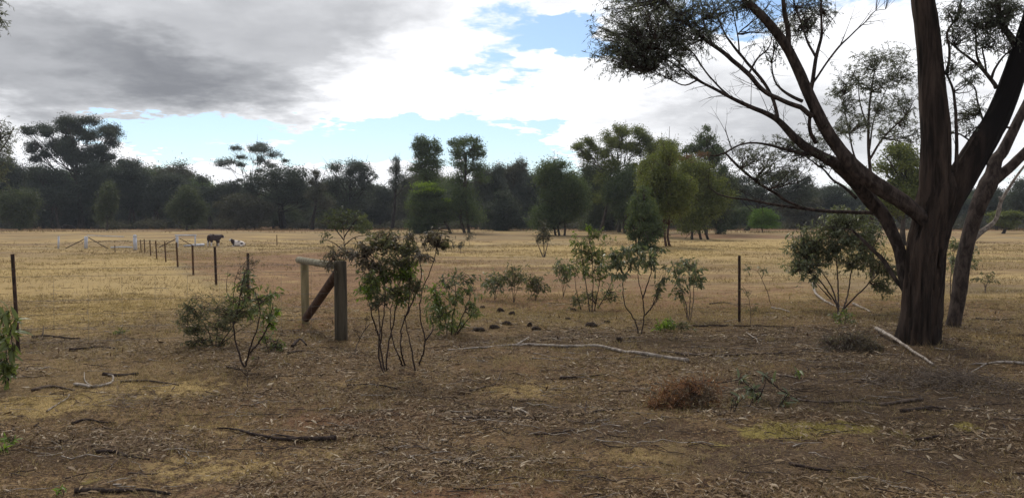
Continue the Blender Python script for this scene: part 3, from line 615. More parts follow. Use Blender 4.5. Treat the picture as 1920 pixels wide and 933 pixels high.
# ------------------------------------------------------------------ near plants: stems, twigs, leaves
def nearest(paths, c, bias=0.0):
    best = None
    for pts, rad in paths:
        d = np.linalg.norm(pts - c, axis=1) + bias * rad * 10
        d = d + np.where(pts[:, 2] > c[2] + .15, .25, 0)
        i = int(np.argmin(d))
        if best is None or d[i] < best[0]: best = (d[i], pts[i], rad[i])
    return best[1], best[2]
def spray(tb, LP, paths, c, r, nt, nl, rt=.004, up=.15):
    """twigs filling an ellipsoid, leaf bases collected in LP as (pos, dir)"""
    a, ra = nearest(paths, c - np.array([0, 0, r[2] * .4]))
    m = max(3, nt // 4); subs = c + np.clip(rng.normal(size=(m, 3)), -1.6, 1.6) * r * .5
    K = 6
    t = np.linspace(0, 1, K)[None, :, None]
    mid = (a + subs) / 2 + rng.normal(size=(m, 3)) * .08 * np.linalg.norm(subs - a, axis=1)[:, None] + np.array([0, 0, -.06 * np.linalg.norm(c - a)])
    Pm = (1 - t) ** 2 * a + 2 * t * (1 - t) * mid[:, None] + t ** 2 * subs[:, None]
    Pm[:, 1:-1] += rng.normal(size=(m, K - 2, 3)) * .012
    tubes(tb, Pm, np.linspace(min(ra * .8, rt * 2.6), rt, K)[None] * np.ones((m, 1)), 4)
    k = rng.integers(0, m, nt); s = Pm[k, rng.integers(2, K, nt)]
    e = c + np.clip(rng.normal(size=(nt, 3)), -1.9, 1.9) * r * .78
    e = e * .8 + (s + (e - s) * .5) * .2
    mid = (s + e) / 2 + rng.normal(size=(nt, 3)) * .1 * np.linalg.norm(e - s, axis=1)[:, None]; mid[:, 2] += up * np.linalg.norm(e - s, axis=1)
    K = 5; t = np.linspace(0, 1, K)[None, :, None]
    Pt = (1 - t) ** 2 * s[:, None] + 2 * t * (1 - t) * mid[:, None] + t ** 2 * e[:, None]
    tubes(tb, Pt, np.linspace(rt, rt * .35, K)[None] * np.ones((nt, 1)), 3, cap=False)
    u = rng.uniform(.25, 1, (nt, nl)); seg = np.minimum((u * (K - 1)).astype(int), K - 2); fr = (u * (K - 1) - seg)[..., None]
    ii = np.arange(nt)[:, None]
    pos_ = Pt[ii, seg] * (1 - fr) + Pt[ii, seg + 1] * fr; dr = unit(Pt[ii, seg + 1] - Pt[ii, seg])
    LP.append((pos_.reshape(-1, 3), dr.reshape(-1, 3)))

UNIT_LEAF = {}
def unit_leaf(matname):
    if matname not in UNIT_LEAF:
        q = Buf()
        xs_ = np.array([0, .12, .35, .65, .88, 1.0]); w = np.array([.015, .08, .125, .105, .05, .006]); z = -.25 * xs_ ** 2
        V = []
        for x_, w_, z_ in zip(xs_, w, z): V += [(x_, w_, z_ + .35 * w_), (x_, 0, z_), (x_, -w_, z_ + .35 * w_)]
        Q = []
        for i in range(5):
            for j in range(2): Q.append((i * 3 + j, i * 3 + j + 1, i * 3 + j + 4, i * 3 + j + 3))
        q.add(V, Q); UNIT_LEAF[matname] = q.mesh('leaf', MAT[matname])
    return UNIT_LEAF[matname]
def leafparts(parent, P, D, L, matname, label=None):
    me_ = unit_leaf(matname); base = np.array(parent.location)
    for p_, d_, l_ in zip(P, D, L):
        x_ = Vector(d_).normalized(); n_ = Vector((random.gauss(0, .5), random.gauss(0, .5) - .4, 1)); y_ = n_.cross(x_).normalized(); z_ = x_.cross(y_)
        o = link('leaf', me_, parent)
        o.matrix_local = Matrix.Translation(Vector(p_ - base)) @ Matrix((x_, y_, z_)).transposed().to_4x4() @ Matrix.Diagonal((l_, l_ * 1.0, l_, 1))

def shrub(name, label, cat, base, stems, puffs, leafL=.05, leafW=.014, mat='sapl', bark='twig', nt=30, nl=7, r0=.012, droop=.5, D=None, group=None, nleaf=0, dj=.25, parts=None, straight=.35, rt=.003):
    """base: foot pixel; stems: pixel polylines; puffs: (px, py, rx, ry[, mat])"""
    g = G(*base) if D is None else np.array([(base[0] - 960) / F * D, D, TZ((base[0] - 960) / F * D, D)])
    D = g[1]; s = D / F
    o = thing(name, label, cat, tuple(g), group)
    tb = Buf(); paths = []
    for st in stems:
        dy0 = 0; pts = []; dd = rng.uniform(-.25, .25)
        for i, q in enumerate(st):
            w_ = W(q[0], q[1], D + dd * i / max(1, len(st) - 1))
            pts.append(w_)
        gz = TZ(pts[0][0], pts[0][1])
        # stems start in the soil at their own spot
        if abs(pts[0][2] - gz) < .35: 
            g0 = G(st[0][0], st[0][1]); pts[0] = g0 - np.array([0, 0, .03])
        n_ = len(pts); R = np.linspace(r0, r0 * .35, n_)
        p_, r_ = smoothpath(pts, R, .05); p_[1:-1] += rng.normal(size=(len(p_) - 2, 3)) * .004
        tubes(tb, p_, r_, 6, .25, int(st[0][0])); paths.append((p_, r_))
    lists = {}
    for q in puffs:
        px, py, rx, ry = q[:4]; mt = q[4] if len(q) > 4 else mat
        c = W(px, py, D + rng.uniform(-dj, dj)); r = np.array([rx * s, (rx + ry) * .5 * s, ry * s])
        area = rx * ry / 400.0; k = max(4, int(nt * area)) if rx > 0 else nt
        spray(tb, lists.setdefault(mt, []), paths, c, r, k, nl, rt)
    link('stems', tb.mesh('stems', MAT[bark], g, True), o)
    first = True
    for mt, LP in lists.items():
        P = np.concatenate([a for a, _ in LP]); Dr = np.concatenate([b_ for _, b_ in LP]); n = len(P)
        if n == 0 or nl == 0: continue
        Dd = Dr * straight + rng.normal(size=(n, 3)) * .55; Dd[:, 2] -= droop
        L = leafL * rng.uniform(.55, 1.3, n)
        order = np.argsort(P[:, 1] - 3 * L); k = min(nleaf, n); nleaf_ = order[:k]; rest = order[k:]
        if k: leafparts(o, P[nleaf_], Dd[nleaf_], L[nleaf_], mt)
        nleaf -= k
        if len(rest):
            lb = Buf(); leaves(lb, P[rest], Dd[rest], L[rest], L[rest] * leafW / leafL, 'bent', bend=.22)
            tag(link('foliage', lb.mesh('foliage', MAT[mt], g), o), kind='stuff')
    return o
# ------------------------------------------------------------------ the big tree
g = G(1730, 640); BD = g[1]
big = thing('big_gum_tree', 'big dark forked gum tree with rough dark bark in the right foreground', 'tree', tuple(g))
def limb(lst, D0=BD, dstep=None, mat='bark_limb', name='limb', sides=12, rough=.16, parent=big, step=.07, seed=1, paths=None, lobes=None, thin=1.0):
    """lst: (px, py, width in px, metres nearer/farther)"""
    pts = []; rad = []
    for q in lst:
        D = D0 + (q[3] if len(q) > 3 else 0); pts.append(W(q[0], q[1], D)); rad.append(q[2] * thin * D / F / 2)
    p_, r_ = smoothpath(pts, rad, step)
    if len(p_) > 6 and sides < 20: p_[1:-1] += (fbm(np.arange(len(p_) - 2) * .35, np.full(len(p_) - 2, seed * 3.3), seed, 2)[:, None] - .5) * (r_.mean() * .8)
    tb = Buf(); tubes(tb, p_, r_, sides, rough, seed, lobes=lobes)
    if name: link(name, tb.mesh(name, MAT[mat], parent.location, True), parent)
    if paths is not None: paths.append((p_, r_))
    return tb, p_, r_
BP = []
def butt(th, P):
    h = P[:, :, 2:3] - (g[2] - .1)
    return 1 + np.exp(-np.maximum(h, 0) / .28) * (.10 + .12 * np.cos(5 * th + 1.0) + .06 * np.cos(3 * th)) + .05 * np.cos(4 * th + h * 1.2) + .03 * np.cos(9 * th + h * .6)
limb([(1722, 662, 80, 0), (1723, 640, 75, 0), (1727, 600, 69, 0), (1730, 557, 66, 0), (1736, 470, 65, 0), (1745, 425, 66, 0), (1753, 386, 68, 0), (1762, 350, 62, 0), (1768, 327, 40, 0), (1771, 316, 18, 0)],
     name='trunk', mat='bark_tree', sides=96, rough=.26, thin=.94, step=.02, paths=BP, lobes=butt)
limb([(1745, 450, 40, .0), (1750, 380, 52, 0), (1753, 330, 54, 0), (1754, 290, 53, 0), (1754, 240, 51, 0), (1750, 190, 48, 0), (1744, 110, 43, .05), (1736, 40, 40, .1), (1730, 0, 39, .15), (1722, -90, 36, .3), (1700, -230, 30, .6), (1690, -360, 16, .9)],
     mat='bark_tree', sides=56, rough=.14, step=.025, seed=4, paths=BP)
limb([(1752, 455, 36, .03), (1774, 392, 46, .02), (1800, 340, 50, 0), (1823, 300, 48, -.05), (1847, 260, 44, -.1), (1868, 224, 42, -.12), (1893, 165, 38, -.2), (1912, 110, 36, -.3), (1938, 30, 34, -.4), (1965, -80, 30, -.6), (2000, -200, 22, -.9)],
     mat='bark_tree', sides=56, rough=.16, step=.025, seed=6, paths=BP)
# left leaning limb A and its thick continuation
limb([(1742, 420, 34, -.05), (1714, 396, 34, -.12), (1690, 378, 36, -.16), (1650, 352, 38, -.2), (1605, 318, 36, -.22), (1574, 280, 27, -.25), (1545, 235, 25, -.28), (1517, 178, 24, -.3), (1495, 128, 23, -.32), (1474, 87, 22, -.35), (1440, 42, 20, -.4), (1399, 0, 18, -.45), (1350, -60, 14, -.5), (1290, -130, 8, -.6)],
     sides=28, rough=.24, step=.03, thin=.80, seed=8, paths=BP)
limb([(1712, 560, 24, .12), (1697, 527, 26, .15), (1687, 471, 28, .18), (1672, 435, 28, .2), (1657, 405, 30, .2), (1627, 370, 34, .15), (1600, 335, 36, .1), (1575, 312, 34, .05), (1561, 304, 26, 0), (1517, 280, 20, -.05), (1490, 258, 18, -.1), (1460, 227, 14, -.15), (1435, 212, 11, -.2), (1408, 201, 10, -.25), (1372, 184, 8, -.3), (1342, 168, 7, -.35), (1307, 150, 5, -.4), (1270, 125, 4, -.45), (1246, 109, 3, -.5)],
     sides=24, rough=.24, step=.03, thin=.78, seed=9, paths=BP)
L2 = [
 [(1522, 218, 12, -.3), (1500, 202, 11, -.35), (1465, 188, 10, -.4), (1430, 168, 10, -.45), (1402, 138, 10, -.5), (1368, 108, 9, -.5), (1338, 86, 8, -.5), (1312, 68, 7, -.5), (1290, 48, 6, -.5), (1255, 12, 5, -.5), (1225, -25, 3, -.5)],
 [(1458, 224, 9, -.15), (1455, 205, 8, -.1), (1447, 180, 7, -.05), (1425, 145, 7, 0), (1404, 122, 6, .05), (1386, 100, 6, .1), (1372, 82, 5, .1), (1358, 62, 4, .15), (1345, 30, 3, .2), (1330, -10, 2, .2)],
 [(1517, 180, 10, -.3), (1524, 150, 9, -.3), (1530, 109, 8, -.25), (1536, 85, 7, -.2), (1541, 62, 6, -.2), (1540, 30, 5, -.2), (1539, -20, 4, -.2)],
 [(1515, 168, 6, -.3), (1530, 148, 5, -.35), (1550, 118, 4, -.4), (1574, 87, 4, -.4), (1592, 70, 3, -.4), (1605, 57, 3, -.4), (1622, 42, 2, -.4), (1631, 31, 2, -.4), (1642, 20, 1.5, -.4), (1660, 18, 1, -.4)],
 [(1530, 108, 6, -.25), (1515, 80, 5, -.2), (1505, 50, 4, -.1), (1490, 10, 3.5, 0), (1484, -20, 3, 0)],
 [(1478, 84, 12, -.35), (1478, 60, 11, -.35), (1472, 25, 10, -.4), (1466, -20, 8, -.5)],
 [(1505, 190, 8, -.3), (1480, 178, 7, -.2), (1462, 165, 5, -.15), (1452, 150, 4, -.1), (1447, 120, 3, -.1), (1452, 95, 3, -.1)],
 [(1530, 268, 9, -.1), (1518, 245, 8, -.2), (1519, 210, 7, -.28)],
 [(1370, 183, 5, -.3), (1345, 160, 4, -.25), (1318, 128, 3.5, -.2), (1300, 100, 3, -.1), (1280, 84, 2, -.1)],
 [(1308, 150, 4, -.4), (1285, 160, 3, -.4), (1262, 152, 2.5, -.45), (1225, 132, 2, -.5)],
 [(1330, 163, 4, -.35), (1295, 138, 3, -.5), (1262, 108, 2.5, -.6), (1235, 92, 2, -.7)],
 [(1386, 100, 4, .1), (1384, 72, 3, .1), (1378, 40, 2.5, 0), (1372, 5, 2, 0)],
 [(1338, 86, 5, -.5), (1322, 55, 4, -.4), (1318, 20, 3, -.3), (1310, -15, 2, -.3)],
 [(1404, 138, 5, -.5), (1420, 110, 4, -.5), (1440, 92, 3, -.5), (1448, 70, 2, -.5)],
 [(1606, 372, 7, 0), (1582, 350, 6, .1), (1562, 338, 5, .2), (1545, 318, 4, .3), (1528, 306, 3, .3), (1508, 292, 2, .3)],
 [(1640, 398, 9, .2), (1600, 398, 8, .3), (1540, 395, 7, .4), (1469, 386, 6, .5), (1404, 375, 4, .6), (1356, 367, 3, .7), (1330, 352, 2, .7)],
 [(1510, 392, 5, .45), (1478, 378, 6, .4), (1452, 361, 6, .35), (1420, 341, 6, .3), (1388, 316, 5.5, .2), (1370, 298, 5, .2), (1359, 287, 4, .2), (1345, 292, 3, .2), (1330, 291, 2, .2)],
 [(1359, 287, 4, .2), (1380, 275, 4, .15), (1404, 268, 4, .1), (1436, 270, 5, .05), (1470, 279, 6, 0), (1508, 288, 7, 0), (1530, 290, 7, -.02)],
 [(1375, 290, 2.5, .2), (1368, 268, 2.5, .2), (1362, 250, 1.8, .2), (1360, 238, 1.2, .2)],
 [(1694, 545, 8, .15), (1680, 525, 9, .2), (1657, 489, 10, .3), (1640, 472, 8, .35), (1618, 450, 7, .4), (1596, 430, 5, .45)],
 # twigs and small limbs round the two upright forks
 [(1838, 282, 12, -.1), (1815, 262, 4, 0), (1795, 250, 3, .05), (1770, 252, 3, .1)],
 [(1788, 345, 8, -.05), (1793, 300, 8, -.08), (1793, 239, 7, -.1), (1790, 190, 6, -.1), (1786, 165, 5, -.1), (1775, 140, 4, -.05)],
 [(1772, 140, 6, 0), (1779, 118, 6, 0), (1780, 90, 5, 0), (1776, 62, 5, 0), (1790, 38, 4, .1), (1798, 18, 4, .1), (1806, -10, 3, .1)],
 [(1868, 165, 9, -.15), (1860, 152, 8, -.1), (1838, 126, 7, 0), (1820, 111, 5, .05), (1803, 98, 4, .1), (1788, 84, 3, .1)],
 [(1845, 133, 6, 0), (1832, 106, 5, .1), (1830, 75, 4, .1), (1828, 45, 3, .1)],
 [(1858, 150, 6, -.1), (1865, 130, 5, -.2), (1880, 108, 4, -.2), (1889, 100, 3, -.2), (1905, 88, 3, -.2)],
 [(1850, 140, 4, 0), (1846, 112, 4, -.1), (1842, 90, 3, -.1), (1850, 60, 2, -.1)],
 [(1908, 92, 16, -.3), (1896, 70, 14, -.25), (1881, 48, 11, -.2), (1872, 22, 10, -.2), (1868, -10, 8, -.2)],
 [(1852, 255, 5, -.1), (1834, 196, 4, 0), (1828, 165, 3, 0), (1812, 150, 2, 0)],
]
for i, l in enumerate(L2):
    limb(l, sides=8, thin=.85, rough=.2, step=.05, seed=20 + i, paths=BP, name='limb' if i not in () else 'limb')
# leaf masses
tb = Buf(); LP = []
# fine dead side twigs on the thinner limbs
for p_, r_ in BP[3:]:
    if r_[0] > .2: continue
    for _ in range(int(len(p_) / 5) + 1):
        k = rng.integers(int(len(p_) * .25), len(p_)); 
        if r_[k] > .06: continue
        tg = unit(p_[min(k + 1, len(p_) - 1)] - p_[max(k - 1, 0)]); d = unit(tg + rng.normal(size=3) * .45 + [0, 0, .12]); l_ = rng.uniform(.12, .6)
        c1 = p_[k] + d * l_ * .5 + rng.normal(size=3) * .03; e = c1 + unit(d + rng.normal(size=3) * .35) * l_ * .5
        r0 = min(.005, r_[k] * .7); tubes(tb, bez(p_[k], c1, e, 6), np.linspace(r0, .0012, 6), 4)
        for _ in range(2):
            m_ = (p_[k] + 2 * e) / 3 if rng.random() < .5 else (p_[k] + e + c1) / 3; e2 = m_ + unit(d + rng.normal(size=3) * .6) * l_ * .45; tubes(tb, bez(m_, (m_ + e2) / 2 + rng.normal(size=3) * .02, e2, 4), np.linspace(r0 * .55, .001, 4), 3)
def bp(px, py, rx, ry, nt, nl, dd=0.0, sp=.35):
    nt = int(nt * 1.4); rx *= 1.18; ry *= 1.12
    c = W(px, py, BD + dd); s = BD / F
    spray(tb, LP, BP, c, np.array([rx * s, (rx + ry) * .5 * s + .05, ry * s]), nt, nl, .0032)
FOL = [(1150, 66, 38, 30, 70), (1190, 40, 42, 36, 90), (1150, 98, 36, 22, 60), (1196, 92, 46, 32, 120), (1240, 60, 44, 40, 110), (1236, 108, 36, 22, 60), (1285, 30, 40, 34, 90), (1300, 70, 34, 30, 55),
       (1180, 118, 34, 20, 46), (1262, 135, 34, 12, 22), (1230, 10, 46, 26, 90), (1340, 22, 36, 30, 55), (1385, 14, 36, 22, 40), (1160, 20, 34, 18, 30), (1275, 100, 26, 26, 34), (1215, 135, 26, 10, 16),
       (1435, 30, 30, 30, 26), (1500, 20, 38, 30, 50), (1525, 45, 30, 30, 40), (1470, 60, 30, 22, 18), (1545, 20, 24, 30, 26), (1440, 100, 30, 26, 14), (1490, 62, 26, 22, 20), (1330, 60, 26, 22, 20),
       (1412, 296, 26, 26, 26), (1450, 300, 30, 22, 26), (1395, 285, 22, 22, 16), (1500, 285, 32, 30, 40), (1530, 262, 24, 22, 26), (1470, 262, 26, 20, 26), (1545, 300, 24, 20, 20), (1480, 320, 34, 16, 20), (1430, 330, 36, 16, 16), (1550, 238, 24, 16, 14),
       (1800, 60, 26, 34, 46), (1790, 20, 26, 24, 34), (1840, 30, 30, 30, 66), (1872, 40, 28, 30, 70), (1896, 16, 26, 24, 46), (1850, 75, 26, 22, 34), (1890, 82, 22, 18, 26), (1815, 128, 22, 16, 16), (1800, 215, 24, 22, 26), (1825, 150, 18, 16, 14), (1786, 120, 14, 22, 16), (1860, 10, 40, 16, 40), (1815, 240, 26, 14, 14), (1830, 205, 22, 20, 14)]
for q in FOL: bp(q[0], q[1], q[2], q[3], q[4], 17, rng.uniform(-.35, .35) - (.4 if q[0] < 1400 and q[1] < 150 else 0))
# the crown goes on above the picture
for i in range(46):
    px = rng.uniform(1120, 2080); py = rng.uniform(-330, -30)
    bp(px, py, rng.uniform(45, 80), rng.uniform(36, 60), 14, 14, rng.uniform(-1.6, 1.4))
P = np.concatenate([a for a, _ in LP]); Dr = np.concatenate([b_ for _, b_ in LP]); n = len(P)
Dd = Dr * .5 + rng.normal(size=(n, 3)) * .5; Dd[:, 2] -= .45
lb = Buf(); L = .046 * rng.uniform(.6, 1.35, n); leaves(lb, P, Dd, L, L * .15 + .0025)
link('twigs', tb.mesh('twigs', MAT['bark_limb'], big.location), big)
tag(link('foliage', lb.mesh('foliage', MAT['gum'], big.location), big), kind='stuff')
# loose bark plates on the trunk
q = Buf(); p0, r0 = BP[0]
for i in range(150):
    k = rng.integers(4, len(p0) - 25); th = rng.uniform(PI * .95, PI * 2.05); n_ = np.array([math.cos(th), math.sin(th), 0]); 
    a = p0[k] + n_ * r0[k] * 1.05; e = p0[min(k + 20, len(p0) - 1)] - p0[k]; l_ = rng.uniform(.06, .28); e = e / np.linalg.norm(e)
    s_ = np.cross(n_, e) * rng.uniform(.008, .022); o_ = n_ * rng.uniform(.0, .022)
    q.add([a - s_, a + s_, a + e * l_ * .6 + s_ + o_ * .5, a + e * l_ * .6 - s_ + o_ * .5, a + e * l_ + o_ + s_ * .4, a + e * l_ + o_ - s_ * .4], [[0, 1, 2, 3], [3, 2, 4, 5]])
tag(link('loose_bark', q.mesh('loose_bark', MAT['bark_tree'], big.location), big), kind='stuff')

# slimmer leaning tree right behind it
g2 = G(1787, 613); st = thing('leaning_gum_tree', 'slimmer smooth grey-brown leaning tree right behind the big forked trunk', 'tree', tuple(g2)); SP = []
kw = dict(D0=g2[1], parent=st, paths=SP)
limb([(1783, 630, 34), (1787, 610, 27), (1793, 580, 26), (1799, 545, 27), (1806, 493, 26), (1815, 450, 26), (1825, 415, 27), (1838, 378, 30), (1853, 345, 32), (1860, 328, 26), (1868, 300, 22), (1880, 285, 20), (1895, 255, 18), (1908, 228, 17), (1925, 195, 16), (1950, 140, 14), (1990, 60, 9)], name='trunk', sides=24, rough=.14, step=.04, seed=50, **kw)
limb([(1850, 352, 18), (1872, 332, 20), (1896, 312, 18), (1922, 286, 17), (1960, 250, 14), (2010, 210, 10)], sides=16, rough=.18, seed=51, **kw)
limb([(1822, 452, 10), (1838, 436, 10), (1855, 424, 9), (1868, 410, 7), (1877, 378, 6), (1892, 352, 5), (1905, 332, 4.5), (1920, 312, 4), (1940, 290, 3)], mat='grey_wood', sides=10, seed=52, **kw)
limb([(1868, 412, 4), (1876, 392, 3.5), (1874, 368, 3)], mat='grey_wood', sides=8, seed=53, **kw)
limb([(1862, 322, 5), (1852, 312, 4), (1850, 300, 3), (1846, 296, 2)], sides=6, seed=54, **kw)
limb([(1900, 240, 5), (1880, 238, 3), (1868, 236, 2)], sides=6, seed=55, **kw)
tb = Buf(); LP = []
for i in range(16): spray(tb, LP, SP, W(rng.uniform(1940, 2080), rng.uniform(-20, 230), g2[1] + rng.uniform(-.6, .6)), np.array([.4, .4, .3]), 20, 14, .003)
P = np.concatenate([a for a, _ in LP]); Dd = rng.normal(size=P.shape) * .5; Dd[:, 2] -= .4
lb = Buf(); leaves(lb, P, Dd, np.full(len(P), .06), np.full(len(P), .012)); link('twigs', tb.mesh('twigs', MAT['twig_dark'], st.location), st); tag(link('foliage', lb.mesh('foliage', MAT['gum'], st.location), st), kind='stuff')

# fine leaved tree seen between the limbs
def fine_tree(name, label, x, D, stems, puffs, leaf, mat='gum', nt=40, nl=20, r0=.06, bark='bark_limb'):
    wx = (x - 960) / F * D; g_ = np.array([wx, D, TZ(wx, D)]); o = thing(name, label, 'tree', tuple(g_)); P_ = []; tb = Buf(); LP = []
    for s_ in stems:
        pts = [W(a, b_, D) for a, b_ in s_[:-1]]; w_ = s_[-1]
        if s_ is stems[0]: pts[0] = g_ - np.array([0, 0, .1])
        p_, r_ = smoothpath(pts, np.linspace(w_, w_ * .3, len(pts)), .15); tubes(tb, p_, r_, 7, .15, 5); P_.append((p_, r_))
    for (px, py, rx, ry) in puffs:
        s = D / F; spray(tb, LP, P_, W(px, py, D + rng.normal() * rx * s * .5), np.array([rx * s, rx * s, ry * s]), int(nt * rx * ry / 400) + 4, nl, .0055)
    P = np.concatenate([a for a, _ in LP]); Dr = np.concatenate([b_ for _, b_ in LP]); Dd = Dr * .5 + rng.normal(size=P.shape) * .5; Dd[:, 2] -= .3
    lb = Buf(); L = leaf * rng.uniform(.6, 1.3, len(P)); leaves(lb, P, Dd, L, L * .22)
    link('trunk', tb.mesh('trunk', MAT[bark], g_), o); link('crown', lb.mesh('crown', MAT[mat], g_), o); return o
fine_tree('fine_leaved_tree', 'slender fine leaved tree seen between the leaning limb and the big trunk', 1636, 24,
    [[(1636, 520), (1634, 400), (1632, 330), (1628, 270), (1630, 200), (1640, 130), .075], [(1632, 330), (1605, 300), (1590, 240), (1580, 180), .04], [(1630, 300), (1655, 260), (1690, 225), (1715, 200), .04], [(1630, 280), (1640, 220), (1670, 150), .03], [(1630, 250), (1612, 190), (1610, 140), .03]],
    [(1600, 150, 30, 26), (1640, 118, 36, 24), (1680, 108, 30, 20), (1690, 145, 30, 24), (1640, 160, 36, 26), (1590, 195, 30, 26), (1700, 190, 26, 24), (1650, 205, 36, 22), (1615, 235, 36, 20), (1690, 232, 32, 20), (1580, 240, 22, 20), (1712, 255, 18, 18), (1660, 250, 26, 14), (1570, 170, 16, 16)], .10, nt=26, nl=20)
fine_tree('fine_leaved_tree', 'fine leaved tree cut off by the left edge, in front of the woodland', -28, 34,
    [[(-28, 480), (-25, 380), (-15, 300), (0, 260), .09], [(-15, 300), (10, 270), (25, 240), .04]], [(-5, 262, 28, 26), (14, 248, 16, 20), (8, 285, 20, 20), (-20, 230, 26, 24), (-12, 320, 26, 22)], .13, nt=26, nl=18)
fine_tree('overhanging_tree', 'tree hanging a few leaves into the top left corner', -60, 14,
    [[(-60, 700), (-70, 400), (-60, 200), (-40, 60), .07], [(-60, 160), (-30, 60), (-4, 20), .02]], [(-12, 22, 18, 34), (-40, 60, 26, 40), (-30, -10, 30, 30)], .075, nt=30, nl=14)

# ------------------------------------------------------------------ saplings and shrubs
S = shrub
S('sapling', 'leafy green sapling on two dark stems, front left', 'sapling', (455, 690), [[(460, 690), (446, 655), (438, 615), (446, 580), (452, 545), (458, 515)], [(458, 688), (468, 655), (482, 615), (486, 580), (478, 545)], [(466, 660), (490, 635), (505, 605), (512, 570)]],
  [(445, 560, 24, 18), (470, 545, 26, 20), (500, 560, 24, 18), (515, 552, 14, 12), (458, 530, 20, 16, 'sapl_grey'), (480, 580, 26, 16), (440, 585, 20, 14, 'dusky'), (495, 590, 20, 14), (462, 512, 12, 14, 'sapl_grey'), (505, 610, 14, 14, 'sapl_bright'), (520, 580, 10, 12, 'sapl_bright')], .070, .019, 'sapl', 'twig_dark', 13, 7, .011, .5, nleaf=200)
S('small_shrub', 'small green shrub with a dark clump at its foot, right of the front left sapling', 'shrub', (505, 662), [[(505, 664), (500, 645), (492, 620)], [(508, 664), (518, 645), (524, 630)]],
  [(495, 630, 14, 12), (520, 640, 14, 10), (508, 652, 20, 10, 'dead_leaf'), (528, 650, 10, 8)], .06, .02, 'sapl', 'twig_dark', 18, 7, .006, nleaf=30)
S('seedling', 'bare curved seedling stem standing in the straw below the front left sapling', 'seedling', (466, 724), [[(466, 726), (465, 708), (464, 698), (478, 686), (484, 672)], [(464, 700), (448, 690), (438, 680)]], [(484, 668, 8, 8)], .04, .012, 'dusky', 'twig', 10, 2, .005)
S('dark_bush', 'dull dark low bush with drooping grey leaves left of the front left sapling', 'bush', (402, 650), [[(402, 652), (390, 620), (372, 590), (360, 575)], [(404, 652), (408, 610), (412, 575)], [(406, 652), (430, 620), (452, 590), (470, 580)], [(400, 652), (375, 635), (355, 610)], [(404, 650), (440, 625), (480, 600)]],
  [(370, 590, 26, 18), (400, 575, 30, 16), (435, 590, 30, 16), (375, 615, 28, 18), (410, 610, 34, 18), (380, 640, 28, 12), (450, 585, 26, 14), (475, 590, 24, 12), (410, 640, 24, 10), (355, 570, 18, 14), (345, 600, 16, 16), (440, 565, 24, 10), (350, 575, 18, 12), (352, 622, 18, 14), (358, 642, 20, 10)], .050, .011, 'dusky', 'twig_dark', 27, 9, .008, .6)
S('small_shrub', 'thin twiggy shrub in the straw behind the dull dark low bush', 'shrub', (385, 560), [[(385, 600), (375, 580), (368, 555)], [(386, 600), (395, 570), (400, 545)]], [(368, 555, 18, 10), (398, 550, 18, 10), (385, 570, 22, 10)], .05, .012, 'dusky', 'twig', 12, 6, .005, D=14)
S('twiggy_shrub', 'bare grey twiggy shrub leaning over the picket behind the front left sapling', 'shrub', (430, 600), [[(432, 612), (438, 560), (442, 520), (455, 495), (470, 485)], [(470, 600), (468, 545), (462, 505), (475, 480)], [(436, 570), (425, 540), (428, 505)]], [(470, 500, 16, 18), (455, 520, 14, 14), (480, 490, 12, 10)], .045, .012, 'dead_leaf', 'twig', 26, 4, .007, D=11)
# tall multi stemmed shrub, centre left
S('tall_shrub', 'tall many stemmed shrub right of the thick fence post, bare below and leafy on top', 'shrub', (722, 697),
  [[(724, 698), (712, 680), (710, 650), (712, 610), (706, 560), (694, 515), (684, 470)], [(722, 697), (714, 655), (718, 600), (722, 550), (716, 500), (722, 455)], [(724, 696), (728, 650), (738, 600), (748, 550), (752, 500), (760, 460)],
   [(756, 684), (748, 668), (738, 645), (732, 610), (736, 560), (744, 515)], [(760, 683), (752, 660), (752, 620), (764, 580), (770, 530), (768, 480)], [(778, 696), (772, 660), (764, 620), (758, 590)], [(784, 684), (796, 650), (796, 625), (788, 600), (790, 550), (806, 510), (818, 470), (828, 440)],
   [(796, 640), (812, 618), (806, 590)], [(715, 640), (700, 600), (690, 560), (684, 530)], [(758, 600), (776, 560), (790, 520), (784, 470)]],
  [(690, 470, 24, 22, 'dead_leaf'), (672, 490, 16, 16, 'dead_leaf'), (715, 455, 26, 18, 'dusky'), (745, 460, 26, 18, 'dead_leaf'), (765, 465, 22, 18, 'dusky'), (700, 500, 26, 18, 'dead_leaf'), (735, 490, 28, 18, 'dusky'), (725, 515, 26, 18), (750, 515, 26, 18, 'sapl_bright'), (700, 540, 24, 14), (685, 548, 14, 14, 'sapl_bright'), (770, 500, 20, 18), (740, 545, 28, 16, 'dusky'), (772, 535, 22, 18, 'dusky'),
   (820, 450, 28, 18, 'dead_leaf'), (806, 440, 20, 12, 'dead_leaf'), (835, 462, 16, 12, 'dusky'), (728, 440, 24, 10, 'dead_leaf'), (768, 440, 16, 8, 'dead_leaf'), (790, 480, 16, 12, 'dead_leaf'), (715, 560, 22, 14, 'dusky'), (760, 560, 22, 14), (690, 525, 20, 16), (655, 475, 14, 14, 'dead_leaf')], .052, .015, 'sapl', 'twig_dark', 34, 9, .010, .35, nleaf=290)
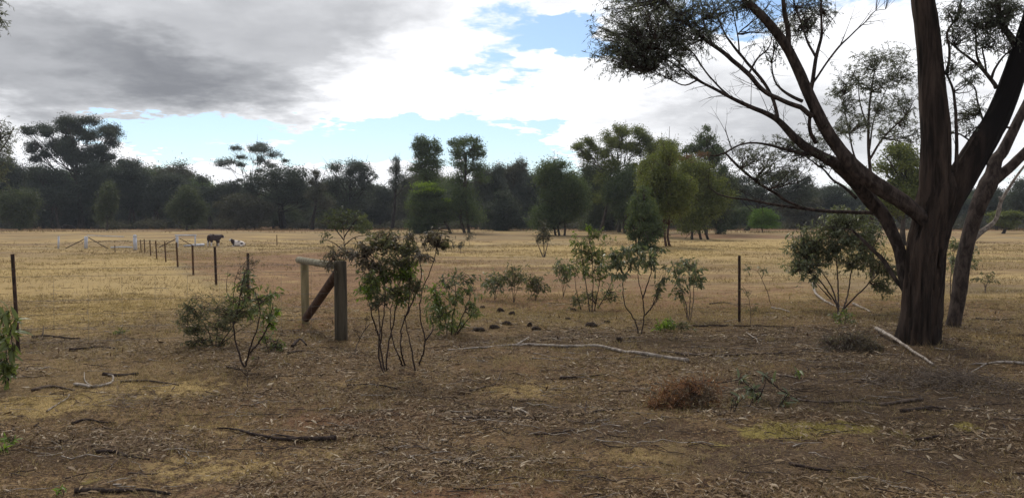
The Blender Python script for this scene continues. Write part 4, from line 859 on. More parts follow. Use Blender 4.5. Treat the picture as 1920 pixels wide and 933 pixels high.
S('leafy_shrub', 'bushy bright green shrub with drooping leaves right of the tall many stemmed shrub', 'shrub', (850, 628), [[(840, 630), (835, 600), (822, 570), (815, 540)], [(846, 628), (850, 590), (855, 550), (850, 515)], [(852, 628), (868, 590), (882, 555), (888, 530)], [(855, 625), (876, 600), (895, 580)]],
  [(820, 560, 22, 20), (815, 590, 20, 20), (850, 530, 26, 18, 'sapl_grey'), (870, 520, 22, 12, 'dusky'), (840, 575, 24, 20), (886, 575, 18, 16), (855, 605, 24, 14), (895, 590, 14, 14), (812, 540, 16, 16, 'sapl_bright'), (830, 610, 20, 14), (876, 545, 22, 14), (850, 560, 20, 14)], .085, .020, 'sapl', 'twig_dark', 17, 8, .009, .7, nleaf=200)
S('open_small_tree', 'small dull green tree with thin open crown behind the fence brace', 'tree', (644, 480), [[(644, 505), (645, 470), (645, 440), (640, 405)], [(645, 470), (625, 455), (605, 448)], [(645, 460), (665, 445), (690, 440)], [(645, 450), (625, 425), (612, 415)], [(645, 445), (662, 420), (672, 410)]],
  [(612, 440, 18, 5), (690, 440, 14, 5), (620, 420, 22, 10), (665, 425, 24, 9), (640, 410, 30, 12), (645, 398, 24, 8), (610, 410, 14, 8), (675, 412, 16, 8), (640, 428, 30, 8), (660, 402, 18, 8), (605, 452, 12, 3)], .12, .030, 'far_mid', 'twig_dark', 38, 7, .022, .1, D=27)
S('dead_branch_tangle', 'dry leafy branch caught on top of the thick fence post', 'branch', (632, 540), [[(640, 500), (632, 480), (622, 465), (612, 460)], [(638, 500), (650, 480), (646, 460)], [(632, 482), (618, 492), (612, 510)]], [(625, 475, 18, 14), (645, 475, 14, 14), (618, 495, 12, 14), (635, 490, 14, 12)], .06, .015, 'dead_leaf', 'twig_dark', 40, 7, .006, .4, D=10.7)
S('bare_twig', 'forked bare twig standing at the foot of the thick fence post', 'twig', (668, 662), [[(664, 664), (672, 640), (684, 618), (688, 590)], [(676, 632), (662, 612)], [(684, 615), (694, 606)]], [(688, 595, 5, 10)], .03, .01, 'dead_leaf', 'twig_dark', 4, 1, .006)
for (x, y, x0, x1, y0, y1, lab, m) in [
    (928, 562, 905, 948, 508, 545, 'small grey-green seedling, first in the row of four behind the leafy shrub', 'sapl_grey'),
    (963, 568, 940, 988, 500, 548, 'small bushy seedling, second in the row behind the leafy shrub', 'dusky'),
    (1004, 562, 985, 1020, 512, 558, 'small dusky seedling, third in the row behind the leafy shrub', 'dusky'),
    (1056, 556, 1038, 1072, 488, 530, 'thin stemmed seedling standing alone left of the tall green sapling', 'sapl_grey')]:
    h = y - y0; S('seedling', lab, 'seedling', (x, y), [[(x, y), (x - 3, y - h * .4), (x0 + 8, y0 + 12)], [(x, y), (x + 2, y - h * .5), (x + 1, y0 + 4)], [(x, y), (x + 6, y - h * .35), (x1 - 8, y0 + 14)]],
      [(x0 + 9, y0 + 18, 15, 15), (x, y0 + 10, 17, 13), (x1 - 9, y0 + 18, 15, 15), (x, y0 + 28, 22, 14)], .080, .024, m, 'twig', 34, 7, .007, .6)
S('tall_sapling', 'tall green many stemmed sapling left of the Y shaped sapling', 'sapling', (1110, 583), [[(1106, 585), (1100, 540), (1092, 490), (1090, 450)], [(1110, 585), (1112, 530), (1108, 470), (1102, 430)], [(1114, 583), (1122, 540), (1128, 500), (1130, 460)], [(1090, 580), (1082, 550), (1078, 520)], [(1120, 578), (1140, 545), (1150, 520)]],
  [(1085, 470, 20, 20), (1080, 500, 18, 20), (1105, 445, 22, 18), (1100, 480, 24, 20), (1120, 470, 24, 18), (1130, 495, 22, 18), (1105, 510, 24, 16), (1135, 520, 18, 16), (1100, 425, 12, 10, 'sapl_bright'), (1110, 555, 22, 16, 'dusky'), (1085, 560, 20, 14, 'dusky'), (1142, 545, 18, 14, 'sapl_grey'), (1125, 440, 18, 12), (1075, 452, 10, 14, 'sapl_bright'), (1150, 560, 16, 12, 'dusky')], .075, .021, 'sapl', 'twig_dark', 24, 8, .011, .5)
S('forked_sapling', 'Y shaped sapling with long drooping leaves at the middle of the fence line', 'sapling', (1198, 625), [[(1199, 627), (1190, 600), (1172, 572), (1168, 535), (1166, 505), (1150, 480)], [(1201, 627), (1208, 595), (1204, 555), (1196, 520), (1200, 490)], [(1205, 560), (1218, 520), (1224, 490)], [(1167, 520), (1182, 500), (1180, 480)], [(1208, 590), (1225, 570), (1245, 520)]],
  [(1150, 480, 20, 16), (1172, 470, 22, 14), (1195, 475, 20, 16), (1222, 478, 20, 14), (1150, 500, 18, 14), (1212, 495, 16, 14), (1180, 495, 18, 12), (1232, 470, 12, 10), (1246, 510, 9, 16, 'dusky'), (1238, 545, 10, 20, 'dusky'), (1162, 515, 14, 10)], .090, .024, 'sapl_grey', 'twig_dark', 22, 8, .011, .8, nleaf=80)
S('sapling', 'upright bunched sapling with grey-green leaves left of the right hand picket', 'sapling', (1290, 600), [[(1290, 602), (1286, 570), (1276, 540), (1268, 515)], [(1291, 602), (1294, 560), (1292, 520), (1290, 500)], [(1293, 602), (1300, 565), (1302, 530), (1310, 505)], [(1289, 595), (1280, 560)]],
  [(1268, 505, 16, 14), (1288, 500, 20, 14), (1308, 512, 14, 14), (1275, 525, 18, 14), (1300, 525, 18, 12), (1272, 555, 12, 16, 'dusky'), (1315, 530, 8, 12), (1285, 490, 16, 8)], .080, .024, 'sapl_grey', 'twig', 26, 8, .010, .7)
S('green_tuft', 'low fresh green tuft between the Y shaped sapling and the bunched sapling', 'plant', (1250, 622), [[(1250, 624), (1244, 610)], [(1252, 624), (1262, 612)]], [(1243, 608, 14, 10), (1256, 604, 12, 8), (1262, 614, 12, 7, 'sapl'), (1290, 612, 18, 6, 'dusky')], .07, .02, 'sapl_bright', 'twig', 40, 8, .005, .1)
S('seedling', 'thin leaning sapling with two leafy tips right of the right hand picket', 'seedling', (1445, 570), [[(1446, 571), (1438, 545), (1428, 522), (1420, 508), (1408, 504)], [(1428, 522), (1432, 508), (1434, 500)]], [(1404, 504, 12, 7), (1430, 502, 14, 7)], .07, .018, 'sapl_grey', 'twig', 26, 7, .008, .6)
S('seedling', 'thin weak seedling beside the foot of the right hand picket', 'seedling', (1407, 607), [[(1407, 608), (1408, 585), (1402, 555), (1392, 535)], [(1408, 590), (1418, 580)]], [(1410, 583, 12, 10), (1400, 550, 12, 8)], .06, .014, 'dusky', 'twig', 18, 6, .006, .5)
S('large_bush', 'large rounded leafy sapling in front of the leaning limbs left of the big trunk', 'bush', (1575, 583), [[(1572, 590), (1572, 550), (1570, 510), (1568, 470), (1575, 430)], [(1574, 590), (1562, 545), (1545, 515), (1520, 490)], [(1576, 590), (1590, 550), (1596, 510), (1610, 470)], [(1574, 575), (1548, 540), (1530, 520), (1505, 505)], [(1578, 580), (1610, 550), (1640, 520), (1660, 500)], [(1560, 560), (1530, 530)]],
  [(1500, 470, 26, 26), (1490, 500, 22, 20), (1520, 500, 24, 20), (1530, 455, 32, 26, 'dusky'), (1560, 430, 34, 26), (1590, 415, 30, 22), (1600, 450, 34, 26), (1630, 455, 26, 26), (1620, 490, 26, 20), (1650, 500, 24, 22, 'dusky'), (1655, 535, 22, 18, 'dusky'), (1590, 490, 24, 16, 'dusky'), (1545, 480, 26, 18), (1570, 400, 22, 16), (1510, 440, 22, 20), (1640, 425, 22, 18), (1675, 510, 18, 20, 'dusky'), (1520, 520, 16, 12), (1620, 405, 24, 14), (1560, 465, 30, 18)], .072, .020, 'sapl_grey', 'twig_dark', 44, 10, .017, .7)
S('green_tuft', 'fresh green shoots at the foot of the large rounded sapling', 'plant', (1578, 606), [[(1578, 610), (1574, 598)], [(1580, 610), (1590, 598)]], [(1572, 596, 12, 9), (1585, 592, 12, 8), (1595, 604, 14, 7, 'dusky')], .07, .02, 'sapl', 'twig', 40, 7, .005, 0)
S('sapling', 'leafy sapling half hidden between the big trunk and the leaning tree', 'sapling', (1782, 560), [[(1782, 560), (1783, 510), (1790, 470)], [(1782, 560), (1800, 500), (1815, 470)]], [(1790, 465, 18, 18), (1815, 470, 18, 20), (1822, 495, 14, 12), (1785, 490, 14, 16), (1800, 500, 18, 10)], .09, .028, 'sapl_grey', 'twig', 26, 8, .012, .5)
S('seedling', 'small domed seedling in the open grass right of the leaning tree', 'seedling', (1847, 548), [[(1847, 550), (1846, 535), (1838, 522)], [(1847, 550), (1850, 532), (1860, 520)], [(1847, 545), (1847, 520)]], [(1838, 522, 12, 8), (1848, 516, 12, 7), (1860, 522, 10, 8)], .08, .024, 'dusky', 'twig', 34, 7, .008, .4)
S('broom_shrub', 'grey broom like shrub with bare base alone in the mid field', 'shrub', (1020, 481), [[(1020, 482), (1020, 465), (1019, 445), (1018, 425)], [(1019, 482), (1010, 462), (1004, 448)], [(1021, 482), (1026, 460), (1030, 440)]], [(1018, 440, 10, 16), (1010, 448, 8, 12), (1026, 442, 8, 14), (1020, 425, 8, 12)], .13, .03, 'far_brown', 'twig_dark', 120, 7, .03, -.2)
S('low_bush', 'left one of two tiny dark bushes on the far straw left of the broom shrub', 'bush', (864, 474), [[(864, 475), (863, 462)]], [(862, 460, 8, 9), (866, 455, 7, 7)], .12, .03, 'far_brown', 'twig_dark', 120, 6, .02)
S('low_bush', 'right one of two tiny dark bushes on the far straw left of the broom shrub', 'bush', (880, 460), [[(880, 461), (880, 448)]], [(876, 444, 9, 8), (884, 440, 9, 8)], .14, .03, 'far_brown', 'twig_dark', 120, 6, .02)
S('seedling', 'low dark green sprig in the straw between the left picket and the dull bush', 'seedling', (224, 630), [[(224, 632), (226, 622)]], [(222, 622, 10, 4), (230, 624, 8, 4)], .06, .02, 'sapl', 'twig', 40, 5, .004, -.2)
# broad leaved seedling in front of the red-brown clump
S('broad_leaved_seedling', 'broad leaved gum seedling on a leaning dark stem beside the rusty clump', 'seedling', (1360, 800), [[(1356, 802), (1372, 790), (1396, 770), (1410, 750), (1404, 725), (1388, 708)], [(1408, 750), (1425, 742), (1434, 720), (1436, 708)], [(1402, 765), (1420, 772), (1440, 785), (1450, 795)], [(1440, 785), (1462, 760), (1478, 738)]],
  [(1390, 712, 8, 10), (1404, 728, 10, 12), (1436, 706, 6, 6), (1388, 742, 10, 6), (1420, 735, 10, 8), (1478, 738, 10, 5), (1430, 785, 14, 8), (1450, 792, 12, 6), (1468, 755, 8, 5)], .075, .03, 'sapl_grey', 'twig_dark', 26, 3, .007, .2, D=6.5, nleaf=90)
S('seedling', 'single bright leaf shoot lying in shade right of the rusty clump', 'seedling', (1490, 712), [[(1488, 716), (1494, 702)]], [(1494, 698, 7, 5)], .09, .03, 'sapl', 'twig', 60, 2, .003, 0, D=7.6, nleaf=12)
S('edge_plant', 'broad leaved green plant at the left edge in front of the picket', 'plant', (14, 722), [[(16, 724), (14, 680), (8, 630), (4, 590)], [(12, 724), (4, 680), (-4, 640)], [(16, 700), (24, 660), (20, 620)]],
  [(8, 590, 12, 12), (20, 600, 12, 8), (6, 625, 12, 14), (18, 650, 10, 16), (6, 680, 12, 18), (14, 700, 10, 14), (22, 620, 10, 10)], .13, .035, 'sapl', 'twig_dark', 18, 4, .008, .3, nleaf=110)
S('edge_plant', 'small bright green sprout at the left edge low in the picture', 'plant', (10, 850), [[(10, 850), (14, 830), (20, 818)]], [(18, 824, 12, 7), (6, 840, 12, 8)], .05, .016, 'sapl_bright', 'twig', 30, 4, .004, .0, nleaf=40)
S('edge_plant', 'tiny yellow-green sprout on the ground in the lower left', 'plant', (105, 918), [[(105, 922), (106, 914)]], [(98, 917, 9, 3), (116, 918, 9, 3)], .04, .014, 'sapl_bright', 'twig', 60, 4, .003, -.1, nleaf=30)
# brown twiggy mounds
S('brush_mound', 'dark brown mound of twiggy brush left of the foot of the big trunk', 'brushwood', (1600, 655), [[(1600 + a, 662), (1600 + a * 1.3, 640), (1600 + a * 1.5, 618)] for a in (-40, -20, 0, 20, 36)], [(1560, 645, 30, 14), (1590, 635, 30, 18), (1620, 640, 30, 14), (1640, 650, 24, 10), (1575, 655, 40, 8)], .05, .010, 'dead_leaf', 'twig', 60, 6, .004, .3)
RC = S('rusty_clump', 'low rusty red clump of dead fine leaved branches on the ground', 'dead branch clump', (1290, 795), [[(1235, 795), (1260, 760), (1300, 735)], [(1350, 795), (1310, 770), (1280, 740)], [(1290, 796), (1290, 760), (1320, 740)]],
  [(1240, 770, 28, 20), (1270, 750, 34, 26), (1310, 750, 34, 26), (1340, 770, 26, 20), (1290, 775, 60, 14), (1255, 730, 28, 14), (1330, 735, 30, 16), (1220, 755, 18, 12), (1300, 720, 34, 12), (1270, 770, 40, 16, 'litter'), (1310, 740, 40, 20, 'litter')], .05, .006, 'rustlitter', 'twig', 38, 12, .003, .0, D=6.75)
q = Buf(); n = 260; c = W(1292, 760, 6.7); P = c + rng.normal(size=(n, 3)) * [.20, .14, .07]; P[:, 2] = np.maximum(P[:, 2], terrain(P[:, 0], P[:, 1]) + .01)
Dl = rng.normal(size=(n, 3)); leaves(q, P, Dl, rng.uniform(.03, .075, n), rng.uniform(.005, .011, n), 'bent', None, .5)
tag(link('curled_leaves', q.mesh('curled_leaves', MAT['straw'], RC.location), RC), kind='stuff')

# ------------------------------------------------------------------ fences
def round_post(pts, w0, w1, D, mat, parent, name, sides=20, cut=True):
    (ax, ay), (bx, by) = pts; a = W(ax, ay, D[0]); b_ = W(bx, by, D[1])
    k = 12; t = np.linspace(0, 1, k)[:, None]; P = a * (1 - t) + b_ * t; R = np.linspace(w0 * D[0] / F / 2, w1 * D[1] / F / 2, k)
    q = Buf(); P = np.vstack([P, P[-1:] + (P[-1] - P[-2]) * .06]); R = np.append(R, R[-1] * .9)
    tubes(q, P, R, sides, .045, int(ax)); return link(name, q.mesh(name, MAT[mat], parent.location, False), parent)
gA = G(639, 635); gB = G(573, 606)
sa = thing('fence_strainer', 'wooden fence strainer: thick dark post, pale post, bleached rail and dark diagonal brace', 'fence end', tuple(gA))
round_post([(640, 645), (638, 490)], 24, 23, (gA[1], gA[1]), 'pine_dark', sa, 'thick_post')
round_post([(573, 614), (571, 493)], 14, 15, (gB[1], gB[1]), 'pine_post', sa, 'thin_post')
round_post([(560, 487), (636, 499)], 12.5, 14, (gB[1] + .1, gA[1] + .12), 'pine_rail', sa, 'rail')
round_post([(574, 596), (634, 510)], 15, 18, (gB[1] - .1, gA[1] + .1), 'brace', sa, 'brace')

def picket(parent, px0, py0, px1, py1, D, wpx, mat, name='picket'):
    """Y section steel post with a few wire holes"""
    a = W(px0, py0, D); a[2] = TZ(a[0], D) - .1; b_ = W(px1, py1, D); w = wpx * .80 * D / F / 2
    ax = unit(b_ - a); u = unit(np.cross(ax, [0, 1, .0])); v = np.cross(u, ax)
    q = Buf(); th = w * .22
    prof = []
    for k in range(3):
        an = PI / 2 + k * 2 * PI / 3; d = np.array([math.cos(an), math.sin(an)]); n_ = np.array([-d[1], d[0]])
        prof += [n_ * -th * .9 + d * th, d * w * 1.15 - n_ * th, d * w * 1.15 + n_ * th]
    prof = np.array(prof); rings = [a + u * p_[0] + v * p_[1] for p_ in prof], [b_ + u * p_[0] + v * p_[1] for p_ in prof]
    V = np.array(rings[0] + rings[1]); n = 9; Q = [(i, (i + 1) % n, n + (i + 1) % n, n + i) for i in range(n)]
    V = np.vstack([V, a, b_]); T_ = [(n + i, n + (i + 1) % n, 2 * n + 1) for i in range(n)]
    q.add(V, Q, T_)
    return link(name, q.mesh(name, MAT[mat], parent.location), parent), a, b_
def wires(parent, A, B_, hs, r, name='wire', sag=.012, every=None):
    for h in hs:
        a = A + [0, 0, h]; b_ = B_ + [0, 0, h]; k = 9; t = np.linspace(0, 1, k); P = a + (b_ - a) * t[:, None]; P[:, 2] -= sag * 4 * t * (1 - t)
        q = Buf(); tubes(q, P, np.full(k, r), 4); link(name, q.mesh(name, MAT['wire'], parent.location), parent)
    if every:
        q = Buf(); n = int(np.linalg.norm(B_ - A) / every)
        for i in range(1, n):
            t = i / n; p_ = A + (B_ - A) * t; tubes(q, np.array([p_ + [0, 0, min(hs)], p_ + [.004, 0, max(hs) - .12]]), np.full(2, r * .8), 3, cap=False)
        link('mesh_wires', q.mesh('mesh_wires', MAT['wire'], parent.location), parent)
gl = G(36, 660); gr = G(1386, 603)
f1_ = thing('wire_fence', 'front wire mesh fence with the tall leaning steel picket at the left edge', 'fence', tuple(gl))
picket(f1_, 36, 660, 24, 476, gl[1], 8, 'steel'); A = gl.copy(); B_ = gA.copy()
wires(f1_, A, B_, [.12, .30, .48, .66, .98, 1.08], .0021, every=.38)
wires(f1_, A + (A - B_) * .6, A, [.12, .30, .48, .66, .98, 1.08], .0021, every=.38)
f2_ = thing('wire_fence', 'front wire fence with the single upright dark picket right of centre', 'fence', tuple(gr))
picket(f2_, 1386, 603, 1386, 479, gr[1], 6, 'steel')
wires(f2_, gA, gr, [.66, .98], .0011); wires(f2_, gr, gr + (gr - gA) * .55, [.30, .66, .98], .0011)
f3_ = thing('wire_fence', 'fence of brown steel pickets running back towards the white gate posts', 'fence', tuple(gB))
prev = gB; PK = [(466, 562, 465, 474, 6), (406, 534, 403, 462, 5.5), (363, 515, 361, 459, 4.5), (334, 501, 331, 454, 4), (311.5, 491, 309, 453, 3.2), (294.5, 486, 292, 451, 3), (283, 479.5, 281, 450, 2.6), (272, 474, 270.5, 448, 2.4), (265, 471, 263.5, 449, 2.2)]
for (a, b_, c, d, w) in PK:
    gg = G(a, b_); picket(f3_, a, b_, c, d, gg[1], w, 'steel' if gg[1] < 22 else 'steel_far'); wires(f3_, prev, gg, [.25, .5, .75, .95], .002 if gg[1] < 30 else .003, sag=.03); prev = gg
dm = thing('steel_picket', 'thin lone steel picket in the far straw right of the lying cow', 'picket', tuple(G(519.5, 460))); picket(dm, 519.5, 460, 519, 440, G(519.5, 460)[1], 1.8, 'steel_far')
dm = thing('steel_picket', 'short lone picket in front of the white braced gate frame', 'picket', tuple(G(216, 473))); picket(dm, 216, 473, 215.5, 459, G(216, 473)[1], 2, 'steel_far')

# white gate frames
def wp(parent, name, pts, wpx, D, mat='white', sides=10):
    P = [W(x, y, D + (dd if len(q) > 2 else 0)) for q in pts for (x, y, dd) in [(q[0], q[1], q[2] if len(q) > 2 else 0)]]
    b_ = Buf(); P = np.array(P); tubes(b_, P, np.full(len(P), wpx * D / F / 2), sides); return link(name, b_.mesh(name, MAT[mat], parent.location), parent)
gw = G(162, 466); WD = gw[1]
wg = thing('gate_frame', 'white post with white top rail and two brown diagonal braces in the left paddock', 'gate frame', tuple(gw))
wp(wg, 'post', [(161, 470), (161.5, 443)], 6, WD); wp(wg, 'rail', [(163, 441), (232, 443.5, .4)], 1.6, WD)
wp(wg, 'brace', [(160, 447), (120, 467, -.3)], 1.7, WD, 'brown_wood'); wp(wg, 'brace', [(166, 445), (204, 467, -.3)], 1.7, WD, 'brown_wood')
gp = G(253, 468); q = thing('white_post', 'stout white post with a rounded cap where the picket fence ends', 'post', tuple(gp)); wp(q, 'shaft', [(254, 471), (253, 445)], 6.5, gp[1], sides=16)
b_ = Buf(); cc = W(253, 445, gp[1]); rr = 6.9 * gp[1] / F / 2; tubes(b_, np.array([cc + [0, 0, h] for h in (0, .06, .13, .18, .2)]), np.array([rr, rr, rr * .9, rr * .55, .02]), 16); link('cap', b_.mesh('cap', MAT['white'], q.location, True), q)
gp = G(109, 466); q = thing('white_post', 'slim pale post at the left end of the white gate frame', 'post', tuple(gp)); wp(q, 'shaft', [(109.5, 468), (110, 443)], 3.2, gp[1]); wp(q, 'cap', [(110, 443.5), (110, 442.5)], 3.8, gp[1])
gp = G(228, 466); q = Buf(); a = G(208, 466.5); c = G(248, 466); a[2] += .1; c[2] += .1; tubes(q, np.array([a, (a + c) / 2 + [0, 0, .02], c]), np.full(3, .05), 8); tag(link('white_rail', q.mesh('white_rail', MAT['white'], gp), None, tuple(gp)), 'white rail lying on the ground left of the stout white post', 'rail')
gp = G(332, 464); D3 = gp[1]; wg = thing('gate_frame', 'white goal shaped gate frame with dark braces left of the standing cow', 'gate frame', tuple(gp))
wp(wg, 'post', [(332, 467), (332, 443)], 5, D3); wp(wg, 'post', [(366, 462), (366, 442)], 2.6, D3); wp(wg, 'rail', [(328, 441), (368, 441)], 2.6, D3)
wp(wg, 'brace', [(331, 447), (292, 467, -.4)], 1.8, D3, 'brace'); wp(wg, 'brace', [(337, 447), (363, 461, .5)], 1.4, D3, 'brace'); wp(wg, 'lower_rail', [(296, 466, -.3), (330, 466)], 1.2, D3, 'grey_wood')
gp = G(364, 462.5); q = Buf(); a = G(345, 463.5); c = G(382, 461.5); a[2] += .1; c[2] += .12; tubes(q, np.array([a, (a + c) / 2, c]), np.array([.06, .09, .1]), 8, .1); tag(link('white_log', q.mesh('white_log', MAT['white'], gp), None, tuple(gp)), 'white painted log lying on the ground right of the goal shaped frame', 'log')
# dark heap of logs under the trees
gl_ = G(128, 432); D4 = 128; base = np.array([(128 - 960) / F * D4, D4, 0]); base[2] = TZ(base[0], D4)
lh = thing('log_heap', 'low dark heap of logs under the trees left of the tallest gum trunk', 'log heap', tuple(base))
for i, (a, c, h, r) in enumerate([(-1.0, .8, .2, .22), (-.7, 1.0, .25, .2), (-.6, .6, .55, .2), (-.9, .2, .6, .14), (-.2, .9, .5, .15)]):
    q = Buf(); y0 = rng.uniform(-.4, .4); tubes(q, np.array([base + [a, y0, h], base + [(a + c) / 2, y0 + .1, h + .05], base + [c, y0 + .2, h - .05]]), np.array([r, r * .9, r * .8]), 8, .15, i); link('log', q.mesh('log', MAT['bark_dark'], base), lh)

# ------------------------------------------------------------------ cattle: one skinned surface each
def animal(name, label, verts, edges, radii, loc, rotz, scale, patch):
    me_ = bpy.data.meshes.new(name); me_.from_pydata(verts, edges, []); tmp = bpy.data.objects.new('tmp', me_); C.objects.link(tmp)
    sk = tmp.modifiers.new('skin', 'SKIN'); sk.use_smooth_shade = True
    for i, r in enumerate(radii): me_.skin_vertices[0].data[i].radius = r if isinstance(r, tuple) else (r, r)
    me_.skin_vertices[0].data[0].use_root = True
    sb = tmp.modifiers.new('sub', 'SUBSURF'); sb.levels = 2; sb.render_levels = 2
    dg = bpy.context.evaluated_depsgraph_get(); m2 = bpy.data.meshes.new_from_object(tmp.evaluated_get(dg))
    bpy.data.objects.remove(tmp); m2.name = name
    ca = m2.color_attributes.new('coat', 'FLOAT_COLOR', 'POINT'); co = np.empty(len(m2.vertices) * 3, np.float32); m2.vertices.foreach_get('co', co); co = co.reshape(-1, 3)
    colr = np.ones((len(co), 4), np.float32); colr[:, :3] = patch(co); ca.data.foreach_set('color', colr.ravel())
    m2.polygons.foreach_set('use_smooth', np.ones(len(m2.polygons), dtype=bool))
    m, t_, o_ = newmat(name + '_coat'); at = N(t_, 'ShaderNodeAttribute'); at.attribute_name = 'coat'
    p_ = N(t_, 'ShaderNodeBsdfPrincipled'); t_.links.new(at.outputs['Color'], p_.inputs['Base Color']); p_.inputs['Roughness'].default_value = .75; t_.links.new(p_.outputs[0], o_.inputs[0])
    m2.materials.clear(); m2.materials.append(m)
    o = bpy.data.objects.new(name, m2); C.objects.link(o); o.location = loc; o.rotation_euler = (0, 0, rotz); o.scale = (scale,) * 3
    return tag(o, label, 'cow')
WHT = np.array([.62, .56, .52]); BRN = np.array([.030, .012, .013])
# standing: rump at -x, head at +x
V = [(0, 0, 1.10), (-.45, 0, 1.12), (-.72, 0, 1.12), (.42, 0, 1.08), (.70, 0, 1.14), (.92, 0, 1.22), (1.08, 0, 1.24), (1.25, 0, 1.12), (1.36, 0, 1.02),
     (-.66, .2, .78), (-.62, .22, .55), (-.74, .22, .40), (-.70, .22, .05), (-.60, -.2, .78), (-.52, -.22, .55), (-.62, -.22, .40), (-.56, -.22, .05),
     (.52, .19, .72), (.55, .19, .42), (.53, .19, .05), (.44, -.19, .72), (.40, -.19, .42), (.42, -.19, .05), (-.86, 0, 1.05), (-.93, 0, .80), (-.95, 0, .45),
     (1.02, .19, 1.29), (1.02, -.19, 1.29), (1.04, .12, 1.38), (1.04, -.12, 1.38)]
E = [(0, 1), (1, 2), (0, 3), (3, 4), (4, 5), (5, 6), (6, 7), (7, 8), (1, 9), (9, 10), (10, 11), (11, 12), (1, 13), (13, 14), (14, 15), (15, 16), (3, 17), (17, 18), (18, 19), (3, 20), (20, 21), (21, 22), (2, 23), (23, 24), (24, 25), (6, 26), (6, 27), (6, 28), (6, 29)]
Rr = [(.38, .34), (.37, .33), (.28, .28), (.36, .34), (.27, .29), (.21, .23), (.17, .18), (.14, .15), (.11, .12)] + [.22, .13, .09, .08] * 2 + [.18, .10, .08] * 2 + [.05, .025, .045, .035, .035, .02, .02]
def coat1(c):
    w = (((c[:, 2] < .52) & (c[:, 0] < 0)) | ((c[:, 2] < .42) & (c[:, 1] < 0)) | (c[:, 0] > 1.2) | ((c[:, 0] < -.88) & (c[:, 2] < .75)))
    return np.where(w[:, None], WHT, BRN)
gc = G(402, 462.5)
animal('cow', 'dark brown cow with white legs and face standing side on', V, E, Rr, tuple(gc + [0, 0, .0]), math.radians(60), 23.5 * gc[1] / F / 1.45, coat1)
# lying: head at -x, forelegs folded, body flat on the ground
V = [(0, 0, .36), (.45, 0, .38), (.75, 0, .32), (-.40, 0, .42), (-.66, -.05, .62), (-.82, -.1, .84), (-.90, -.18, .92), (-.98, -.34, .80), (-1.02, -.42, .72),
     (.55, -.38, .20), (.25, -.50, .12), (.62, -.55, .07), (-.45, -.34, .16), (-.75, -.42, .07), (-.48, -.52, .06), (.60, .30, .16), (.35, .42, .08),
     (.88, 0, .30), (.98, -.05, .10), (-.78, -.02, .98), (-1.02, -.12, .96), (-.30, .26, .14), (-.60, .34, .06)]
E = [(0, 1), (1, 2), (0, 3), (3, 4), (4, 5), (5, 6), (6, 7), (7, 8), (1, 9), (9, 10), (10, 11), (3, 12), (12, 13), (13, 14), (1, 15), (15, 16), (2, 17), (17, 18), (6, 19), (6, 20), (3, 21), (21, 22)]
Rr = [(.38, .37), (.38, .37), (.24, .24), (.34, .37), (.29, .30), (.22, .22), (.19, .19), (.14, .15), (.11, .12), .2, .09, .05, .13, .07, .05, .15, .06, .04, .03, .045, .045, .1, .05]
def coat2(c):
    b__ = (c[:, 0] < -.42) & (c[:, 2] > .14) | (((c[:, 0] - .5) / .2) ** 2 + ((c[:, 2] - .42) / .14) ** 2 < 1) | (((c[:, 0] - .1) / .14) ** 2 + ((c[:, 2] - .66) / .1) ** 2 < 1) | (c[:, 0] > .85)
    f = (c[:, 1] < -.36) & (c[:, 0] < -.9) | ((np.abs(c[:, 1] + .14) < .05) & (c[:, 0] < -.9))
    return np.where((b__ & ~f)[:, None], BRN * .8, WHT * 1.15)
gc = G(447, 462)
animal('cow', 'brown and white patched cow lying down with its dark head up', V, E, Rr, tuple(gc), math.radians(8), 14.5 * gc[1] / F / 1.0, coat2)

# ------------------------------------------------------------------ fallen branches, each its own thing
def fallen(label, pts, w, mat='brown_wood', name='fallen_branch', lift=.3, side=(), cat='branch', seed=0, w1=.45):
    gs = [G(*q[:2]) for q in pts]; s = gs[0][1] / F; w = w * .85; R = np.linspace(w, w * w1, len(gs)) * s / 2
    P = np.array(gs); P[:, 2] += R * .7
    for i, q in enumerate(pts):
        if len(q) > 2: P[i, 2] += q[2]
    p_, r_ = smoothpath(P, R, .05); p_[:, 2] += (fbm(np.arange(len(p_)) * .3, np.full(len(p_), seed + 1.0), seed) - .3) * .02
    o = thing(name, label, cat, tuple(gs[0])); q = Buf(); tubes(q, p_, r_, 9, .3, seed + 3); link('stem', q.mesh('stem', MAT[mat], gs[0], True), o)
    for sd in side:
        q = Buf(); a = G(*sd[0]); e = [G(*z[:2]) for z in sd[1:]]
        pp = np.array([a] + e); pp[:, 2] += np.linspace(w * s * .4, w * s * .2, len(pp))
        for i, z in enumerate(sd[1:]):
            if len(z) > 2: pp[i + 1, 2] += z[2]
        r0_ = w * s * .28; pp, rr_ = smoothpath(pp, np.linspace(r0_, r0_ * .35, len(pp)), .05); tubes(q, pp, rr_, 6, .25, 2)
        link('side_shoot', q.mesh('side_shoot', MAT[mat], gs[0], True), o)
    return o
fallen('long pale weathered branch lying across the middle, thickest at its right end', [(1290, 679), (1250, 672), (1200, 664), (1160, 660), (1128, 651), (1090, 650), (1050, 651), (1000, 648), (950, 649), (890, 654), (840, 657)], 9.5, 'grey_wood', side=[((970, 648), (982, 643, .02), (992, 638, .04))], seed=1, w1=.35)
fallen('long thin brown branch right of the pale branch running to the brush mound', [(1240, 660), (1300, 667), (1360, 668), (1420, 664), (1480, 662), (1530, 650), (1580, 634)], 5, seed=2, side=[((1460, 662), (1490, 645), (1520, 636, .04))])
fallen('grey pole leaning from the litter beside the foot of the big trunk', [(1643, 626, .06), (1668, 640, .06), (1704, 661, .04), (1750, 686, .01)], 8, 'grey_wood', seed=3)
